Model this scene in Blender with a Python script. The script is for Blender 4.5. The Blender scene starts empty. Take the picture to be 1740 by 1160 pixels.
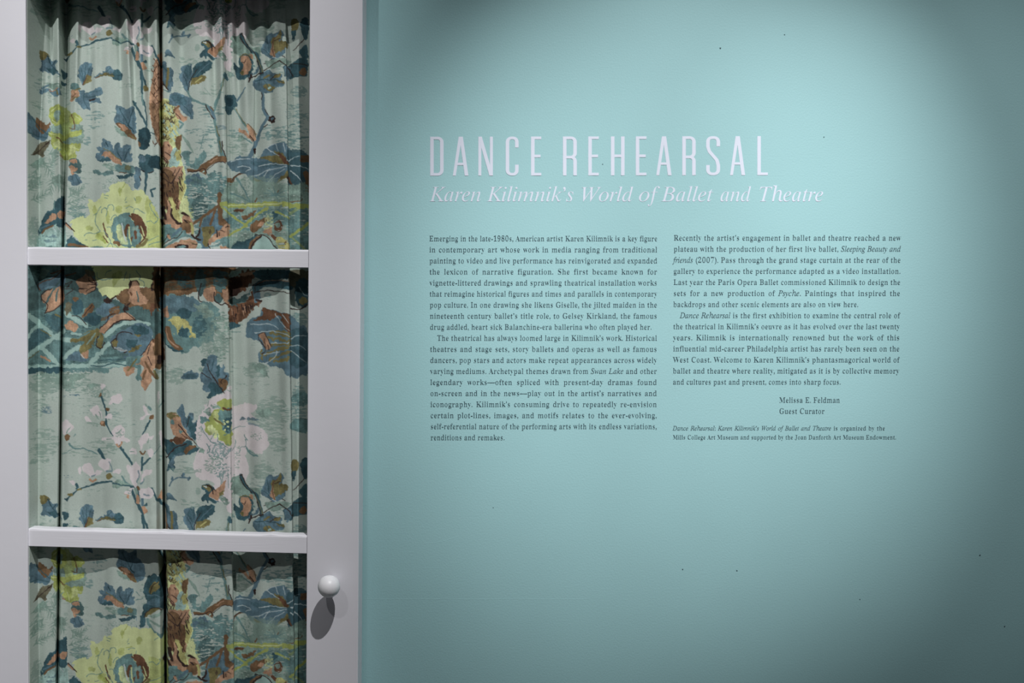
import bpy, bmesh, math
import numpy as np
from mathutils import Matrix, Vector

scene = bpy.context.scene
COL = scene.collection

# ------------------------------------------------------------------ camera
F = 2000.0                       # focal length in pixels of a 1740 x 1160 frame
PITCH = 0.037                    # looking slightly down (tangent)
CAM = Vector((0.0, -2.0, 1.5))
cd = bpy.data.cameras.new('camera'); cam = bpy.data.objects.new('camera', cd); COL.objects.link(cam)
cd.sensor_width = 36.0; cd.lens = F / 1740.0 * 36.0; cd.clip_start = 0.05
cam.location = CAM; cam.rotation_euler = (math.pi / 2 - math.atan(PITCH), 0, 0)
scene.camera = cam

# ------------------------------------------------------------------ world and lamps
world = bpy.data.worlds.new('gallery_ambient'); scene.world = world; world.use_nodes = True
world.node_tree.nodes['Background'].inputs[0].default_value = (0.93, 0.94, 1.0, 1)
world.node_tree.nodes['Background'].inputs[1].default_value = 0.05


def spot(name, loc, target, power, size_deg, blend, radius=0.012, color=(1, 1, 1)):
    l = bpy.data.lights.new(name, 'SPOT'); l.energy = power; l.spot_size = math.radians(size_deg)
    l.spot_blend = blend; l.shadow_soft_size = radius; l.color = color
    o = bpy.data.objects.new(name, l); COL.objects.link(o); o.location = loc
    o.rotation_euler = (Vector(target) - Vector(loc)).to_track_quat('-Z', 'Y').to_euler()
    return o


WARM = (1.0, 0.985, 0.99)
spot('spotlight', (0.42, -2.3, 3.50), (0.293, 0, 1.542), 408, 22.9, 1.0, color=WARM)      # text
spot('spotlight', (0.34, -1.5, 3.40), (-0.86, 0, 0.32), 200, 50.4, 1.0, color=WARM)      # door
spot('spotlight', (-0.84, -2.4, 3.40), (-1.12, 0, 1.401), 176, 36.0, 1.0, color=WARM)     # door, from the left
spot('spotlight', (-1.50, -2.4, 3.40), (-0.66, 0, 2.33), 168, 23.0, 1.0, color=WARM)      # door, top
spot('spotlight', (0.75, -2.0, 3.50), (0.778, 0, 1.491), 156, 25.3, 1.0, color=WARM)      # text, right side

scene.view_settings.view_transform = 'Standard'
scene.view_settings.look = 'None'
scene.view_settings.exposure = 0.0
scene.view_settings.gamma = 1.0
scene.view_settings.use_curve_mapping = False


# ------------------------------------------------------------------ helpers
def lin(c):
    return [((v / 255.0 + 0.055) / 1.055) ** 2.4 if v > 10 else v / 255.0 / 12.92 for v in c]


def tag(o, label=None, cat=None, group=None, kind=None):
    if label: o['label'] = label
    if cat: o['category'] = cat
    if group: o['group'] = group
    if kind: o['kind'] = kind
    return o


def link(name, me, mat=None, parent=None):
    if mat: me.materials.append(mat)
    o = bpy.data.objects.new(name, me); COL.objects.link(o)
    if parent: o.parent = parent
    return o


def pymesh(name, v, f, smooth=False):
    me = bpy.data.meshes.new(name); me.from_pydata([tuple(p) for p in v], [], f); me.update()
    if smooth:
        for p in me.polygons: p.use_smooth = True
    return me


def ray(px, py):
    """direction of the sight line through a photograph pixel"""
    c, s = math.cos(math.atan(PITCH)), math.sin(math.atan(PITCH))
    u, w = (px - 870.0) / F, (580.0 - py) / F
    return Vector((u, c + w * s, -s + w * c))


def onwall(px, py, y=0.0):
    d = ray(px, py); t = (y - CAM.y) / d.y
    return CAM + d * t


def smat(name, color, rough=0.6, bump=None, noise=None, spec=0.3):
    m = bpy.data.materials.new(name); m.use_nodes = True
    nt = m.node_tree; b = nt.nodes['Principled BSDF']
    b.inputs['Base Color'].default_value = (*color, 1); b.inputs['Roughness'].default_value = rough
    b.inputs['Specular IOR Level'].default_value = spec
    tc = nt.nodes.new('ShaderNodeTexCoord')
    if noise:
        n = nt.nodes.new('ShaderNodeTexNoise'); n.inputs['Scale'].default_value = noise[0]; n.inputs['Detail'].default_value = 5
        nt.links.new(tc.outputs['Object'], n.inputs['Vector'])
        r = nt.nodes.new('ShaderNodeValToRGB')
        k = noise[1]
        r.color_ramp.elements[0].color = (*[c * (1 - k) for c in color], 1); r.color_ramp.elements[0].position = 0.3
        r.color_ramp.elements[1].color = (*[min(1, c * (1 + k)) for c in color], 1); r.color_ramp.elements[1].position = 0.7
        nt.links.new(n.outputs['Fac'], r.inputs['Fac']); nt.links.new(r.outputs['Color'], b.inputs['Base Color'])
    if bump:
        mp = nt.nodes.new('ShaderNodeMapping'); mp.inputs['Scale'].default_value = bump[2]
        nt.links.new(tc.outputs['Object'], mp.inputs['Vector'])
        n = nt.nodes.new('ShaderNodeTexNoise'); n.inputs['Scale'].default_value = bump[0]; n.inputs['Detail'].default_value = 3
        nt.links.new(mp.outputs['Vector'], n.inputs['Vector'])
        bp = nt.nodes.new('ShaderNodeBump'); bp.inputs['Strength'].default_value = bump[1]; bp.inputs['Distance'].default_value = bump[3]
        nt.links.new(n.outputs['Fac'], bp.inputs['Height']); nt.links.new(bp.outputs['Normal'], b.inputs['Normal'])
    return m


def box(bm, x0, x1, y0, y1, z0, z1):
    vs = [bm.verts.new(p) for p in ((x0, y0, z0), (x1, y0, z0), (x1, y1, z0), (x0, y1, z0), (x0, y0, z1), (x1, y0, z1), (x1, y1, z1), (x0, y1, z1))]
    for f in ((0, 3, 2, 1), (4, 5, 6, 7), (0, 1, 5, 4), (1, 2, 6, 5), (2, 3, 7, 6), (3, 0, 4, 7)):
        bm.faces.new([vs[i] for i in f])


def bm_obj(name, bm, mat, parent=None, bevel=0):
    if bevel:
        bmesh.ops.bevel(bm, geom=bm.edges[:], offset=bevel, segments=3, affect='EDGES', profile=0.5)
    bmesh.ops.recalc_face_normals(bm, faces=bm.faces[:])
    me = bpy.data.meshes.new(name); bm.to_mesh(me); bm.free()
    return link(name, me, mat, parent)


# ------------------------------------------------------------------ materials
M_wall = smat('eggshell_aqua_paint', (0.325, 0.560, 0.578), 0.62, bump=(330, 0.32, (1, 1, 1), 0.0009), noise=(7, 0.015), spec=0.25)
M_white = smat('white_gloss_paint', (0.775, 0.775, 0.82), 0.42, bump=(60, 0.18, (1, 1, 1), 0.0008), noise=(5, 0.012), spec=0.35)
M_rail = smat('brushed_white_paint', (0.775, 0.775, 0.82), 0.42, bump=(30, 0.2, (0.5, 1, 12), 0.0009), noise=(9, 0.015), spec=0.35)
M_knob = smat('satin_white_enamel', (0.86, 0.86, 0.88), 0.38, noise=(40, 0.015), spec=0.4)
M_dark = smat('closet_dark_board', (0.10, 0.11, 0.11), 0.9, noise=(5, 0.1))
M_floor = smat('grey_concrete', (0.25, 0.245, 0.24), 0.7, bump=(20, 0.2, (1, 1, 1), 0.002), noise=(2, 0.15))
M_tdark = smat('slate_vinyl_lettering', lin((56, 80, 88)), 0.55, noise=(60, 0.05))
M_twhite = smat('pale_lilac_vinyl_lettering', lin((211, 218, 231)), 0.5, noise=(60, 0.01))

# paint specks in the wall paint
nt = M_wall.node_tree

# ------------------------------------------------------------------ setting
OPEN_R = onwall(596, 580).x      # right side of the doorway behind the door
OPEN_L = -0.912
TOP = 2.115
bm = bmesh.new()
box(bm, OPEN_R, 3.2, 0, 0.12, 0, 4.2)
tag(bm_obj('wall_right', bm, M_wall), kind='structure')
bm = bmesh.new(); box(bm, -2.6, OPEN_L, 0, 0.12, 0, 4.2); tag(bm_obj('wall_left', bm, M_wall), kind='structure')
bm = bmesh.new(); box(bm, OPEN_L, OPEN_R, 0, 0.12, TOP, 4.2); tag(bm_obj('wall_top', bm, M_wall), kind='structure')
bm = bmesh.new(); box(bm, -1.3, 0.0, 0.60, 0.66, 0, 2.5); tag(bm_obj('wall_back', bm, M_dark), kind='structure')
bm = bmesh.new(); box(bm, -2.6, 3.2, -4.5, 0.66, -0.05, 0); tag(bm_obj('floor', bm, M_floor), kind='structure')

wall_r = bpy.data.objects['wall_right']
for px_, py_, r_ in ((1224, 82, 1.6), (1333, 59, 1.0), (1160, 967, 1.2), (1252, 969, 1.3), (1665, 943, 1.4), (1707, 1064, 1.3), (1461, 1018, 1.0), (1024, 279, 1.0), (1400, 233, 1.0), (838, 862, 0.8)):
    c_ = onwall(px_, py_); k_ = [0.00097 * r_ * (1 + .3 * math.sin(3 * i + px_)) for i in range(7)]
    me_ = pymesh('paint_speck', [(c_.x + k_[i] * math.cos(i * .8976), -0.0004, c_.z + k_[i] * math.sin(i * .8976)) for i in range(7)] + [(c_.x, -0.0009, c_.z)], [(i, (i + 1) % 7, 7) for i in range(7)])
    link('paint_speck', me_, M_tdark, wall_r)
# faint roller lap line and a curved scuff in the paint
for pts_ in ([(616 + 24 * i, 1017.5 + .6 * math.sin(i)) for i in range(17)], [(724 + 6 * i, 921 + 3.2 * math.sin(i * .35 + .5) - .9 * i) for i in range(10)]):
    v_, f_ = [], []
    for i, (x_, y_) in enumerate(pts_):
        for dy_, dd_ in ((-.9, 0.0001), (0, -.00028), (.9, 0.0001)):
            q_ = onwall(x_, y_ + dy_); v_.append((q_.x, dd_, q_.z))
    for i in range(len(pts_) - 1):
        for j in range(2): f_.append((3 * i + j, 3 * i + j + 1, 3 * i + j + 4, 3 * i + j + 3))
    link('paint_ridge', pymesh('paint_ridge', v_, f_, True), M_wall, wall_r)

# ------------------------------------------------------------------ door
YAW, ROLL = 0.0663, 0.0120
d = ray(612, 580); t = (-0.041 - CAM.y) / d.y
ORG = CAM + d * t
MD = Matrix.Translation(ORG) @ Matrix.Rotation(-YAW, 4, 'Z') @ Matrix.Rotation(ROLL, 4, 'Y')
MDI = MD.inverted()


def face(px, py, depth=0.0):
    """photograph pixel -> point of the door (its own axes) at a depth behind its front face"""
    o = MDI @ CAM; q = (MDI.to_3x3() @ ray(px, py))
    t = (depth - o.y) / q.y
    return o + q * t


door = bpy.data.objects.new('glazed_door_leaf', None); COL.objects.link(door); door.matrix_world = MD
tag(door, 'white painted French door leaf with a floral curtain behind its panes, ajar beside the aqua wall', 'door')
door.name = 'door_1'; door['kind'] = 'structure'; del door['category']
XL, XR = face(47.6, 580).x, face(523.2, 580).x
M1 = (face(286, 452.8).z, face(286, 421.6).z)
M2 = (face(286, 934.6).z, face(286, 903.8).z)
ZT = face(286, -10).z
PH = M1[0] - M2[1]
M3 = (M2[0] - PH - 0.03, M2[0] - PH)
ZB = M3[0] - 0.36
T = 0.035
bm = bmesh.new(); box(bm, XR, 0, 0, T, ZB - 0.2, ZT + 0.09); bm_obj('stile', bm, M_white, door, 0.0012)
bm = bmesh.new(); box(bm, XL - 0.092, XL, -0.004, T, ZB - 0.2, ZT + 0.09); bm_obj('stile', bm, M_white, door, 0.0012)
bm = bmesh.new(); box(bm, XL, XR, 0.001, T - .004, ZT, ZT + 0.09); bm_obj('top_rail', bm, M_rail, door, 0.0012)
bm = bmesh.new(); box(bm, XL, XR, 0.001, T, ZB - 0.2, ZB); bm_obj('bottom_rail', bm, M_rail, door, 0.0012)


def muntin(z0, z1, seed):
    """glazing bar with a hand-painted, slightly wavy rounded top edge"""
    rng = np.random.RandomState(seed); n = 140
    prof = [(0.0012, z0), (0.000, z0 + 0.0012), (0.000, z1 - 0.0034), (0.0008, z1 - 0.0014), (0.0026, z1 - 0.0003), (0.0075, z1), (0.021, z1), (0.021, z0)]
    k = rng.rand(24)
    v, f = [], []
    for i in range(n + 1):
        u = i / n; x = XL + (XR - XL) * u
        w = sum(max(0, 1 - abs((u - k[j]) / (0.02 + 0.04 * k[j + 12]))) ** 2 * (0.0003 + 0.0009 * k[j + 12]) for j in range(12))
        w2 = 0.0004 * math.sin(37 * u + seed) * math.sin(91 * u)
        for j, (y, z) in enumerate(prof):
            dz = w if 2 < j < 7 else (w2 * 0.6 if j in (0, 7) else 0)
            v.append((x, y, z + dz))
    m = len(prof)
    for i in range(n):
        for j in range(m):
            a = i * m + j; b = i * m + (j + 1) % m
            f.append((a, b, b + m, a + m))
    return link('glazing_bar', pymesh('glazing_bar', v, f), M_rail, door)


muntin(*M1, 3); muntin(*M2, 8); muntin(*M3, 5)

# knob: lathe
kc = face(559, 996, -0.036)
prof = [(0.0, -0.0)]
R = 0.0183; NECK = 0.0062
prof = []
for i in range(22):
    a = math.pi * i / 24.0
    prof.append((R * math.sin(a), -R * math.cos(a)))
prof = [(max(r, 0), y) for r, y in prof]
ang_end = prof[-1]
prof += [(0.0068, 0.0172), (0.0062, 0.021), (0.0062, 0.026), (0.0066, 0.031), (0.0070, 0.034), (0.0070, 0.0362)]
v, f = [], []
NS = 40
for r, y in prof:
    for s in range(NS):
        a = 2 * math.pi * s / NS
        v.append((r * math.cos(a), y, r * math.sin(a)))
for i in range(len(prof) - 1):
    for s in range(NS):
        a = i * NS + s; b = i * NS + (s + 1) % NS
        f.append((a, a + NS, b + NS, b))
kn = link('knob', pymesh('knob', v, f, True), M_knob, door); kn.location = (kc.x, kc.y, kc.z)
tag(kn, 'round white knob')

# ------------------------------------------------------------------ the printed cotton of the curtain
RES = 1.5                         # paint cells per photograph pixel
X0, Y0, TW, PER = 40.0, 95.0, 492.0, 755.0
GW, GH = int(TW * RES), int(PER * RES)
rs = np.random.RandomState(11)


def vnoise(w, h, cx, cy, seed):
    """smooth value noise, cell sizes cx, cy in grid cells, wraps in y"""
    r = np.random.RandomState(seed)
    nx, ny = int(w / cx) + 3, max(2, int(round(h / cy)))
    g = r.rand(ny, nx)
    xs = np.arange(w) / cx; ys = np.arange(h) / h * ny
    xi = xs.astype(int); yi = ys.astype(int) % ny; xf = xs - xi; yf = ys - ys.astype(int)
    xf = xf * xf * (3 - 2 * xf); yf = yf * yf * (3 - 2 * yf)
    a = g[yi][:, xi]; b = g[yi][:, xi + 1]; c = g[(yi + 1) % ny][:, xi]; d2 = g[(yi + 1) % ny][:, xi + 1]
    return (a * (1 - xf) + b * xf) * (1 - yf)[:, None] + (c * (1 - xf) + d2 * xf) * yf[:, None]


WX = (vnoise(GW, GH, 7, 7, 1) - .5) * 5 + (vnoise(GW, GH, 3, 3, 2) - .5) * 2.2
WY = (vnoise(GW, GH, 7, 7, 3) - .5) * 5 + (vnoise(GW, GH, 3, 3, 4) - .5) * 2.2
NZ = vnoise(GW, GH, 3, 2.2, 5); NB = vnoise(GW, GH, 16, 12, 6)
NS_ = 0.55 * vnoise(GW, GH, 13, 2.6, 7) + 0.45 * vnoise(GW, GH, 5, 1.8, 8)
NL = vnoise(GW, GH, 60, 34, 9)
NR = rs.rand(GH, GW); NV = vnoise(GW, GH, 3, 14, 21)

PAL = dict(base=(177, 190, 181), b=(94, 121, 132), B=(62, 92, 99), d=(44, 70, 77), t=(174, 140, 114), o=(116, 92, 68), r=(104, 76, 58),
           k=(56, 44, 41), y=(200, 211, 156), Y=(160, 172, 100), O=(120, 114, 76), w=(212, 206, 206), s=(132, 156, 145),
           g=(106, 138, 136), a=(158, 188, 180), c=(80, 106, 105), h=(192, 206, 206), p=(180, 178, 118), m=(104, 102, 84))
PAL = {k: np.array(v, float) for k, v in PAL.items()}
IMG = np.zeros((GH, GW, 3)); IMG[:] = PAL['base']


def region(x0, y0, x1, y1):
    ix0 = max(0, int((x0 - X0) * RES) - 6); ix1 = min(GW, int((x1 - X0) * RES) + 7)
    iy0 = int(math.floor((y0 - Y0) * RES)) - 6; iy1 = int((y1 - Y0) * RES) + 7
    rows = np.arange(iy0, iy1); cols = np.arange(ix0, ix1)
    if len(cols) == 0: return None
    rr = rows % GH
    px = cols / RES + X0; py = rows / RES + Y0
    return rr, cols, px[None, :], py[:, None]


def blend(rr, cols, mask, color, vary=0.0):
    sub = IMG[np.ix_(rr, cols)]
    c = PAL[color] if isinstance(color, str) else np.array(color, float)
    cc = c[None, None, :]
    if vary:
        cc = cc * (1 + vary * (NB[np.ix_(rr, cols)] - .5)[..., None] + vary * .6 * (NZ[np.ix_(rr, cols)] - .5)[..., None] + vary * .5 * (NV[np.ix_(rr, cols)] - .5)[..., None])
    m = mask[..., None]
    IMG[np.ix_(rr, cols)] = sub * (1 - m) + cc * m


OX, OY, SC = 0.0, 0.0, 1.0


def O_(x, y, s=6.692):
    global OX, OY, SC
    OX, OY, SC = x, y, s


def cv(pts):
    return [(OX + x / SC, OY + y / SC) for x, y in pts]


def catmull(p, closed, n=4):
    out = []; N = len(p)
    if N < 3: return p
    for i in range(N if closed else N - 1):
        p0 = p[(i - 1) % N] if closed or i > 0 else p[0]
        p1 = p[i]; p2 = p[(i + 1) % N]
        p3 = p[(i + 2) % N] if closed or i + 2 < N else p[-1]
        for j in range(n):
            t = j / n; t2 = t * t; t3 = t2 * t
            out.append(tuple(0.5 * ((2 * p1[q]) + (-p0[q] + p2[q]) * t + (2 * p0[q] - 5 * p1[q] + 4 * p2[q] - p3[q]) * t2 + (-p0[q] + 3 * p1[q] - 3 * p2[q] + p3[q]) * t3) for q in (0, 1)))
    if not closed: out.append(p[-1])
    return out


def P(s, color, rag=0.7, vary=0.3, alpha=1.0, dry=0.0, sm=3):
    """filled printed shape; s = 'x,y x,y ...' in the working frame"""
    pts = cv([tuple(float(q) for q in a.split(',')) for a in s.split()])
    pts = catmull(pts, True, sm)
    a = np.array(pts)
    R_ = region(a[:, 0].min(), a[:, 1].min(), a[:, 0].max(), a[:, 1].max())
    if R_ is None: return
    rr, cols, px, py = R_
    X = px + rag * WX[np.ix_(rr, cols)]; Y = py + rag * WY[np.ix_(rr, cols)]
    ins = np.zeros(X.shape, bool)
    bx = np.roll(a, -1, axis=0)
    for (xa, ya), (xb, yb) in zip(a, bx):
        if ya == yb: continue
        c = ((ya > Y) != (yb > Y)) & (X < (xb - xa) * (Y - ya) / (yb - ya) + xa)
        ins ^= c
    m = ins.astype(float) * alpha
    if dry: m *= (NS_[np.ix_(rr, cols)] > dry)
    blend(rr, cols, m, color, vary)


def S(s, w, color, w2=None, rag=0.35, vary=0.1, alpha=1.0, dry=0.0):
    """brush stroke, width in the working frame"""
    pts = cv([tuple(float(q) for q in a.split(',')) for a in s.split()])
    pts = catmull(pts, False, 4)
    a = np.array(pts); w = w / SC / 2; w2 = w if w2 is None else w2 / SC / 2; wm = max(w, w2)
    R_ = region(a[:, 0].min() - wm, a[:, 1].min() - wm, a[:, 0].max() + wm, a[:, 1].max() + wm)
    if R_ is None: return
    rr, cols, px, py = R_
    X = px + rag * WX[np.ix_(rr, cols)]; Y = py + rag * WY[np.ix_(rr, cols)]
    m = np.zeros(X.shape); n = len(a) - 1
    for i in range(n):
        (xa, ya), (xb, yb) = a[i], a[i + 1]
        dx, dy = xb - xa, yb - ya; L = dx * dx + dy * dy + 1e-9
        t = np.clip(((X - xa) * dx + (Y - ya) * dy) / L, 0, 1)
        dist = np.hypot(X - xa - t * dx, Y - ya - t * dy)
        ww = w + (w2 - w) * (i + t) / n
        m = np.maximum(m, np.clip((ww - dist) * 1.4 + .5, 0, 1))
    if dry: m = m * (NS_[np.ix_(rr, cols)] > dry)
    blend(rr, cols, m * alpha, color, vary)


def E_(cx, cy, rx, ry, color, **k):
    P(' '.join('%g,%g' % (cx + rx * math.cos(i * math.pi / 4), cy + ry * math.sin(i * math.pi / 4)) for i in range(8)), color, **k)


def SP(x0, y0, x1, y1, color, dens=0.5, alpha=0.8, fine=False):
    """dry-brush speckle in a soft-edged patch"""
    (x0, y0), (x1, y1) = cv([(x0, y0), (x1, y1)])
    R_ = region(x0, y0, x1, y1)
    if R_ is None: return
    rr, cols, px, py = R_
    ex = 1 - np.clip(((px - (x0 + x1) / 2) / ((x1 - x0) / 2)) ** 2 + ((py - (y0 + y1) / 2) / ((y1 - y0) / 2)) ** 2, 0, 1)
    n = NZ[np.ix_(rr, cols)] if fine else NS_[np.ix_(rr, cols)]
    m = (n + 0.22 * np.sqrt(ex) > 1.05 - dens * 0.55).astype(float) * (ex > 0) * (0.6 + .4 * NR[np.ix_(rr, cols)])
    blend(rr, cols, m * alpha, color)


def frond(x0, y0, x1, y1, n, L, color='s', w=12):
    S('%g,%g %g,%g' % (x0, y0, x1, y1), w, color, w * .5)
    dx, dy = x1 - x0, y1 - y0; D = math.hypot(dx, dy); ux, uy = dx / D, dy / D
    for i in range(n):
        t = (i + .6) / n; x, y = x0 + dx * t, y0 + dy * t
        for sg in (-1, 1):
            l = L * (1.1 - .5 * t) * (.75 + .5 * rs.rand()); an = math.radians(28 + 22 * rs.rand()) * sg
            vx = ux * math.cos(an) - uy * math.sin(an); vy = ux * math.sin(an) + uy * math.cos(an)
            S('%g,%g %g,%g' % (x, y, x + vx * l, y + vy * l), w * 1.3, color, w * .3)


# --- ground: pale green with drifts of dry horizontal brush marks
full = np.ix_(np.arange(GH), np.arange(GW))
IMG[:] = PAL['base'] * (1 + 0.05 * (NL - .5)[..., None] + 0.03 * (NR - .5)[..., None])
m = ((NS_ + 0.5 * (NL - .5)) > 0.80).astype(float) * .4
IMG[:] = IMG * (1 - m[..., None]) + PAL['s'] * m[..., None]
m = ((NS_ * .7 + NB * .3 + 0.55 * (NL - .5)) > 0.90).astype(float) * .5
IMG[:] = IMG * (1 - m[..., None]) + PAL['g'] * m[..., None]

# --- upper left group of leaves
O_(40, 0)
SP(180, 900, 430, 960, 's', .7); SP(900, 850, 1050, 950, 's', .3); SP(170, 1010, 440, 1158, 's', .35)
P('200,620 260,575 310,620 340,640 380,650 370,720 400,790 340,805 260,775 200,775 190,740 215,700 195,650', 'b')
P('175,600 190,545 240,540 290,580 265,600 205,650', 'O'); P('262,735 340,730 400,780 350,805 300,780', 'B')
S('270,590 330,700 400,785', 10, 'd', 6); S('330,690 360,650', 8, 'd'); S('380,790 425,825', 22, 'b', 10)
P('440,740 500,760 500,800 440,830', 'B'); P('440,860 495,880 480,910 440,915', 'B')
P('680,915 640,850 620,820 640,780 640,720 680,665 740,655 795,690 790,760 785,830 780,880 720,905', 'b')
P('690,905 715,850 720,790 785,830 780,880 720,905', 'O')
for q in ('695,890 680,790 665,720', '700,880 710,780 720,690', '705,870 745,780 770,700', '690,880 660,820 650,780'): S(q, 9, 'B', 5)
S('685,915 715,850 735,790', 14, 'r', 6)
P('805,840 880,790 930,760 950,710 1000,700 1030,740 1090,745 1130,790 1125,850 1070,865 1010,830 930,815 860,840', 'b')
P('1040,750 1090,745 1130,790 1125,850 1070,865 1030,835', 'B'); P('835,845 900,795 980,785 1045,812 1000,825 920,815', 'O')
S('835,845 870,828', 12, 'r'); S('960,800 1080,810 1120,800', 8, 'd'); S('950,780 1000,730', 8, 'B')
P('185,1030 195,985 280,970 330,985 400,960 430,990 425,1040 380,1075 330,1040 290,1005 230,1020', 'b')
P('290,915 430,915 430,970 330,965', 's', dry=.3); P('280,985 330,992 400,965 395,985 330,1012', 't'); S('215,965 290,930', 22, 'b'); S('380,1000 400,1040', 18, 'O')
P('555,900 640,935 660,980 600,990 555,985', 'g'); P('548,985 610,978 650,1020 640,1050 600,1080 548,1115', 't'); S('600,985 655,960', 16, 'O')
S('560,1060 610,1020', 8, 'o'); S('560,1090 640,1060 675,1065', 14, 'O'); S('580,1000 600,1040', 6, 'o')
P('640,990 700,980 720,1010 830,965 905,962 912,1010 890,1045 830,1055 880,1080 885,1130 820,1135 760,1120 770,1200 770,1215 730,1212 660,1170 605,1110 620,1060 660,1040', 'b')
S('720,1010 820,1000 890,985', 7, 'B'); S('765,1100 830,1080', 22, 'k', 10); S('700,1020 690,1090 740,1190', 8, 'B'); S('700,1060 830,1055', 7, 'B')
P('1160,520 1190,530 1212,585 1180,570', 't'); S('1235,440 1262,560 1325,700', 22, 'B', 34); S('1360,540 1358,660', 24, 'b'); S('1405,650 1350,690', 24, 'B', 12)
E_(1370, 720, 42, 44, 't'); S('1350,780 1358,900 1362,1030', 34, 'B', 22); S('1360,1050 1378,1160', 22, 'g'); S('1290,1140 1270,1158', 20, 'B')
S('1130,380 1230,440', 16, 's')

# --- middle top: double leaf
O_(270, 0)
P('45,650 90,670 110,720 150,730 175,780 165,850 180,900 160,960 130,1005 100,980 50,880', 'b'); S('118,740 110,860 95,960', 30, 'O', 22); S('48,860 80,940 112,985', 12, 'k')
S('60,690 95,780', 7, 'B'); S('150,760 150,900', 7, 'B')
P('340,1005 300,940 260,880 245,800 275,770 270,710 330,675 385,690 390,780 370,880', 'b')
P('375,880 390,790 430,690 490,655 600,655 615,700 570,760 540,800 500,830 440,860', 'B')
P('300,760 340,690 380,720 370,820 350,860', 'B', alpha=.7)
P('370,925 400,850 470,830 545,830 530,880 480,900 430,920', 'O'); S('430,890 500,850', 14, 'p')
S('342,1000 360,900 400,810 455,750', 10, 'k', 6); S('345,980 318,860 285,790', 9, 'd', 5); S('420,830 520,740 590,680', 8, 'b'); S('350,910 350,760 330,700', 6, 'b')
S('340,985 355,1040 385,1085', 14, 'g'); S('60,980 200,1040 380,1085 520,1158', 9, 'g')
P('920,660 960,650 1000,640 1030,680 1020,740 1080,770 1145,690 1130,760 1060,800 1020,830 960,790', 'b'); S('1028,890 1060,800', 12, 'k', 22)
S('1100,805 1190,745', 12, 'k'); S('1200,670 1290,620 1360,575 1440,610', 10, 'k')
P('1070,870 1130,820 1200,760 1270,740 1310,780 1370,790 1410,820 1400,870 1430,910 1415,950 1330,960 1280,1005 1190,1000 1120,970 1080,920', 'b')
P('1300,830 1350,795 1395,800 1340,850', 'O'); P('1340,870 1425,880 1430,920 1370,900', 'O'); P('1200,910 1260,905 1330,950 1270,985 1210,950', 'O'); S('1210,835 1260,800', 22, 'O')
S('1100,860 1200,850 1320,860 1410,890', 10, 'd', 6); S('1270,850 1350,800', 7, 'k'); S('1180,770 1140,920', 7, 'B'); S('1200,860 1260,960', 7, 'B'); E_(1260, 945, 22, 14, 'a')
S('1190,990 1192,1160', 30, 'b'); S('1180,1000 1183,1100', 7, 'k')
S('760,800 738,920 705,1030 655,1158', 22, 'g', 34); S('752,860 722,1010', 8, 'O'); P('760,790 800,820 800,870 760,870', 'B')
S('900,1100 990,960', 24, 'b', 12); S('480,1010 600,1050', 8, 's'); S('530,970 590,1040', 8, 's'); S('480,1040 560,1030', 8, 's')
SP(600, 880, 760, 1100, 's', .5); SP(230, 560, 380, 670, 's', .6)

# --- C: left middle of the upper pane
O_(40, 165)
SP(700, 120, 960, 240, 'g', .55); SP(700, 240, 940, 340, 'g', .45); SP(680, 390, 780, 520, 'g', .6); SP(60, 0, 260, 120, 's', .6); SP(900, 860, 1300, 1100, 's', .5, fine=True)
P('340,260 450,230 680,280 675,480 560,520 500,520 330,400', 's')
P('300,110 370,60 450,70 470,200 440,270 380,300 310,240', 'Y'); P('350,140 420,120 420,220 380,250', 's')
P('540,150 640,160 670,210 640,270 590,280 540,260', 'Y'); P('250,370 310,350 400,390 530,370 660,335 670,380 600,420 540,420 440,470 330,440', 'Y')
P('440,60 545,150 545,380 450,380', 'Y', alpha=.7); P('320,440 440,470 540,500 650,490 655,570 600,580 612,640 530,690 450,660 410,590 340,550', 'Y')
P('340,490 430,480 440,560 370,540', 'y', alpha=.7); P('540,520 610,540 590,600 530,620', 'y', alpha=.6)
S('380,430 450,480', 12, 'r'); S('550,160 580,250 590,320', 10, 'r'); S('530,320 590,330', 10, 'r'); P('405,590 450,640 455,665 415,640', 't')
for q in ('320,130 370,80', '330,230 390,270', '290,380 370,400', '600,180 650,220', '560,540 640,560', '480,560 500,660'): S(q, 9, 'y')
P('40,180 100,215 160,260 250,320 310,310 270,440 180,460 90,430 40,350', 'b'); P('150,210 200,230 260,290 312,262 290,320 240,390 180,360 140,290', 'o'); S('100,230 200,330 280,400', 9, 'B')
S('60,400 260,430', 20, 'B', alpha=.6)
P('90,650 120,590 180,500 310,455 290,510 240,600 245,640 200,640 150,620', 'm'); S('100,640 200,560 290,480', 8, 'k')
for a in ((180, 720, 60, 1000), (200, 860, 90, 960), (230, 700, 350, 880), (330, 900, 460, 900), (350, 880, 300, 1060), (60, 760, 240, 730), (60, 1040, 200, 930), (90, 1150, 260, 1060), (350, 900, 440, 1010), (290, 620, 400, 600), (310, 760, 370, 640)):
    frond(*a, 5, 90)
P('110,740 180,670 240,660 230,730', 's'); P('330,880 430,850 450,940 340,960', 's')
for a in ((520, 1100, 700, 980), (500, 1180, 720, 1090), (520, 1000, 640, 1060), (520, 1230, 700, 1200), (510, 1290, 680, 1300)):
    frond(*a, 6, 70)
P('530,680 600,650 650,700 668,760 660,830 610,835 540,790 525,730', 'c'); P('530,695 600,665 615,710 565,725', 't'); P('528,750 610,770 600,812 540,800', 't'); P('540,810 575,815 590,860 550,850', 't')
P('515,880 560,850 620,850 668,935 590,970 530,930', 'b'); S('560,860 580,950', 7, 'B'); S('600,850 640,940', 7, 'B')
P('1075,45 1150,90 1200,100 1265,75 1290,200 1285,385 1230,370 1180,300 1060,262 1032,220 1060,170', 'b')
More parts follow.
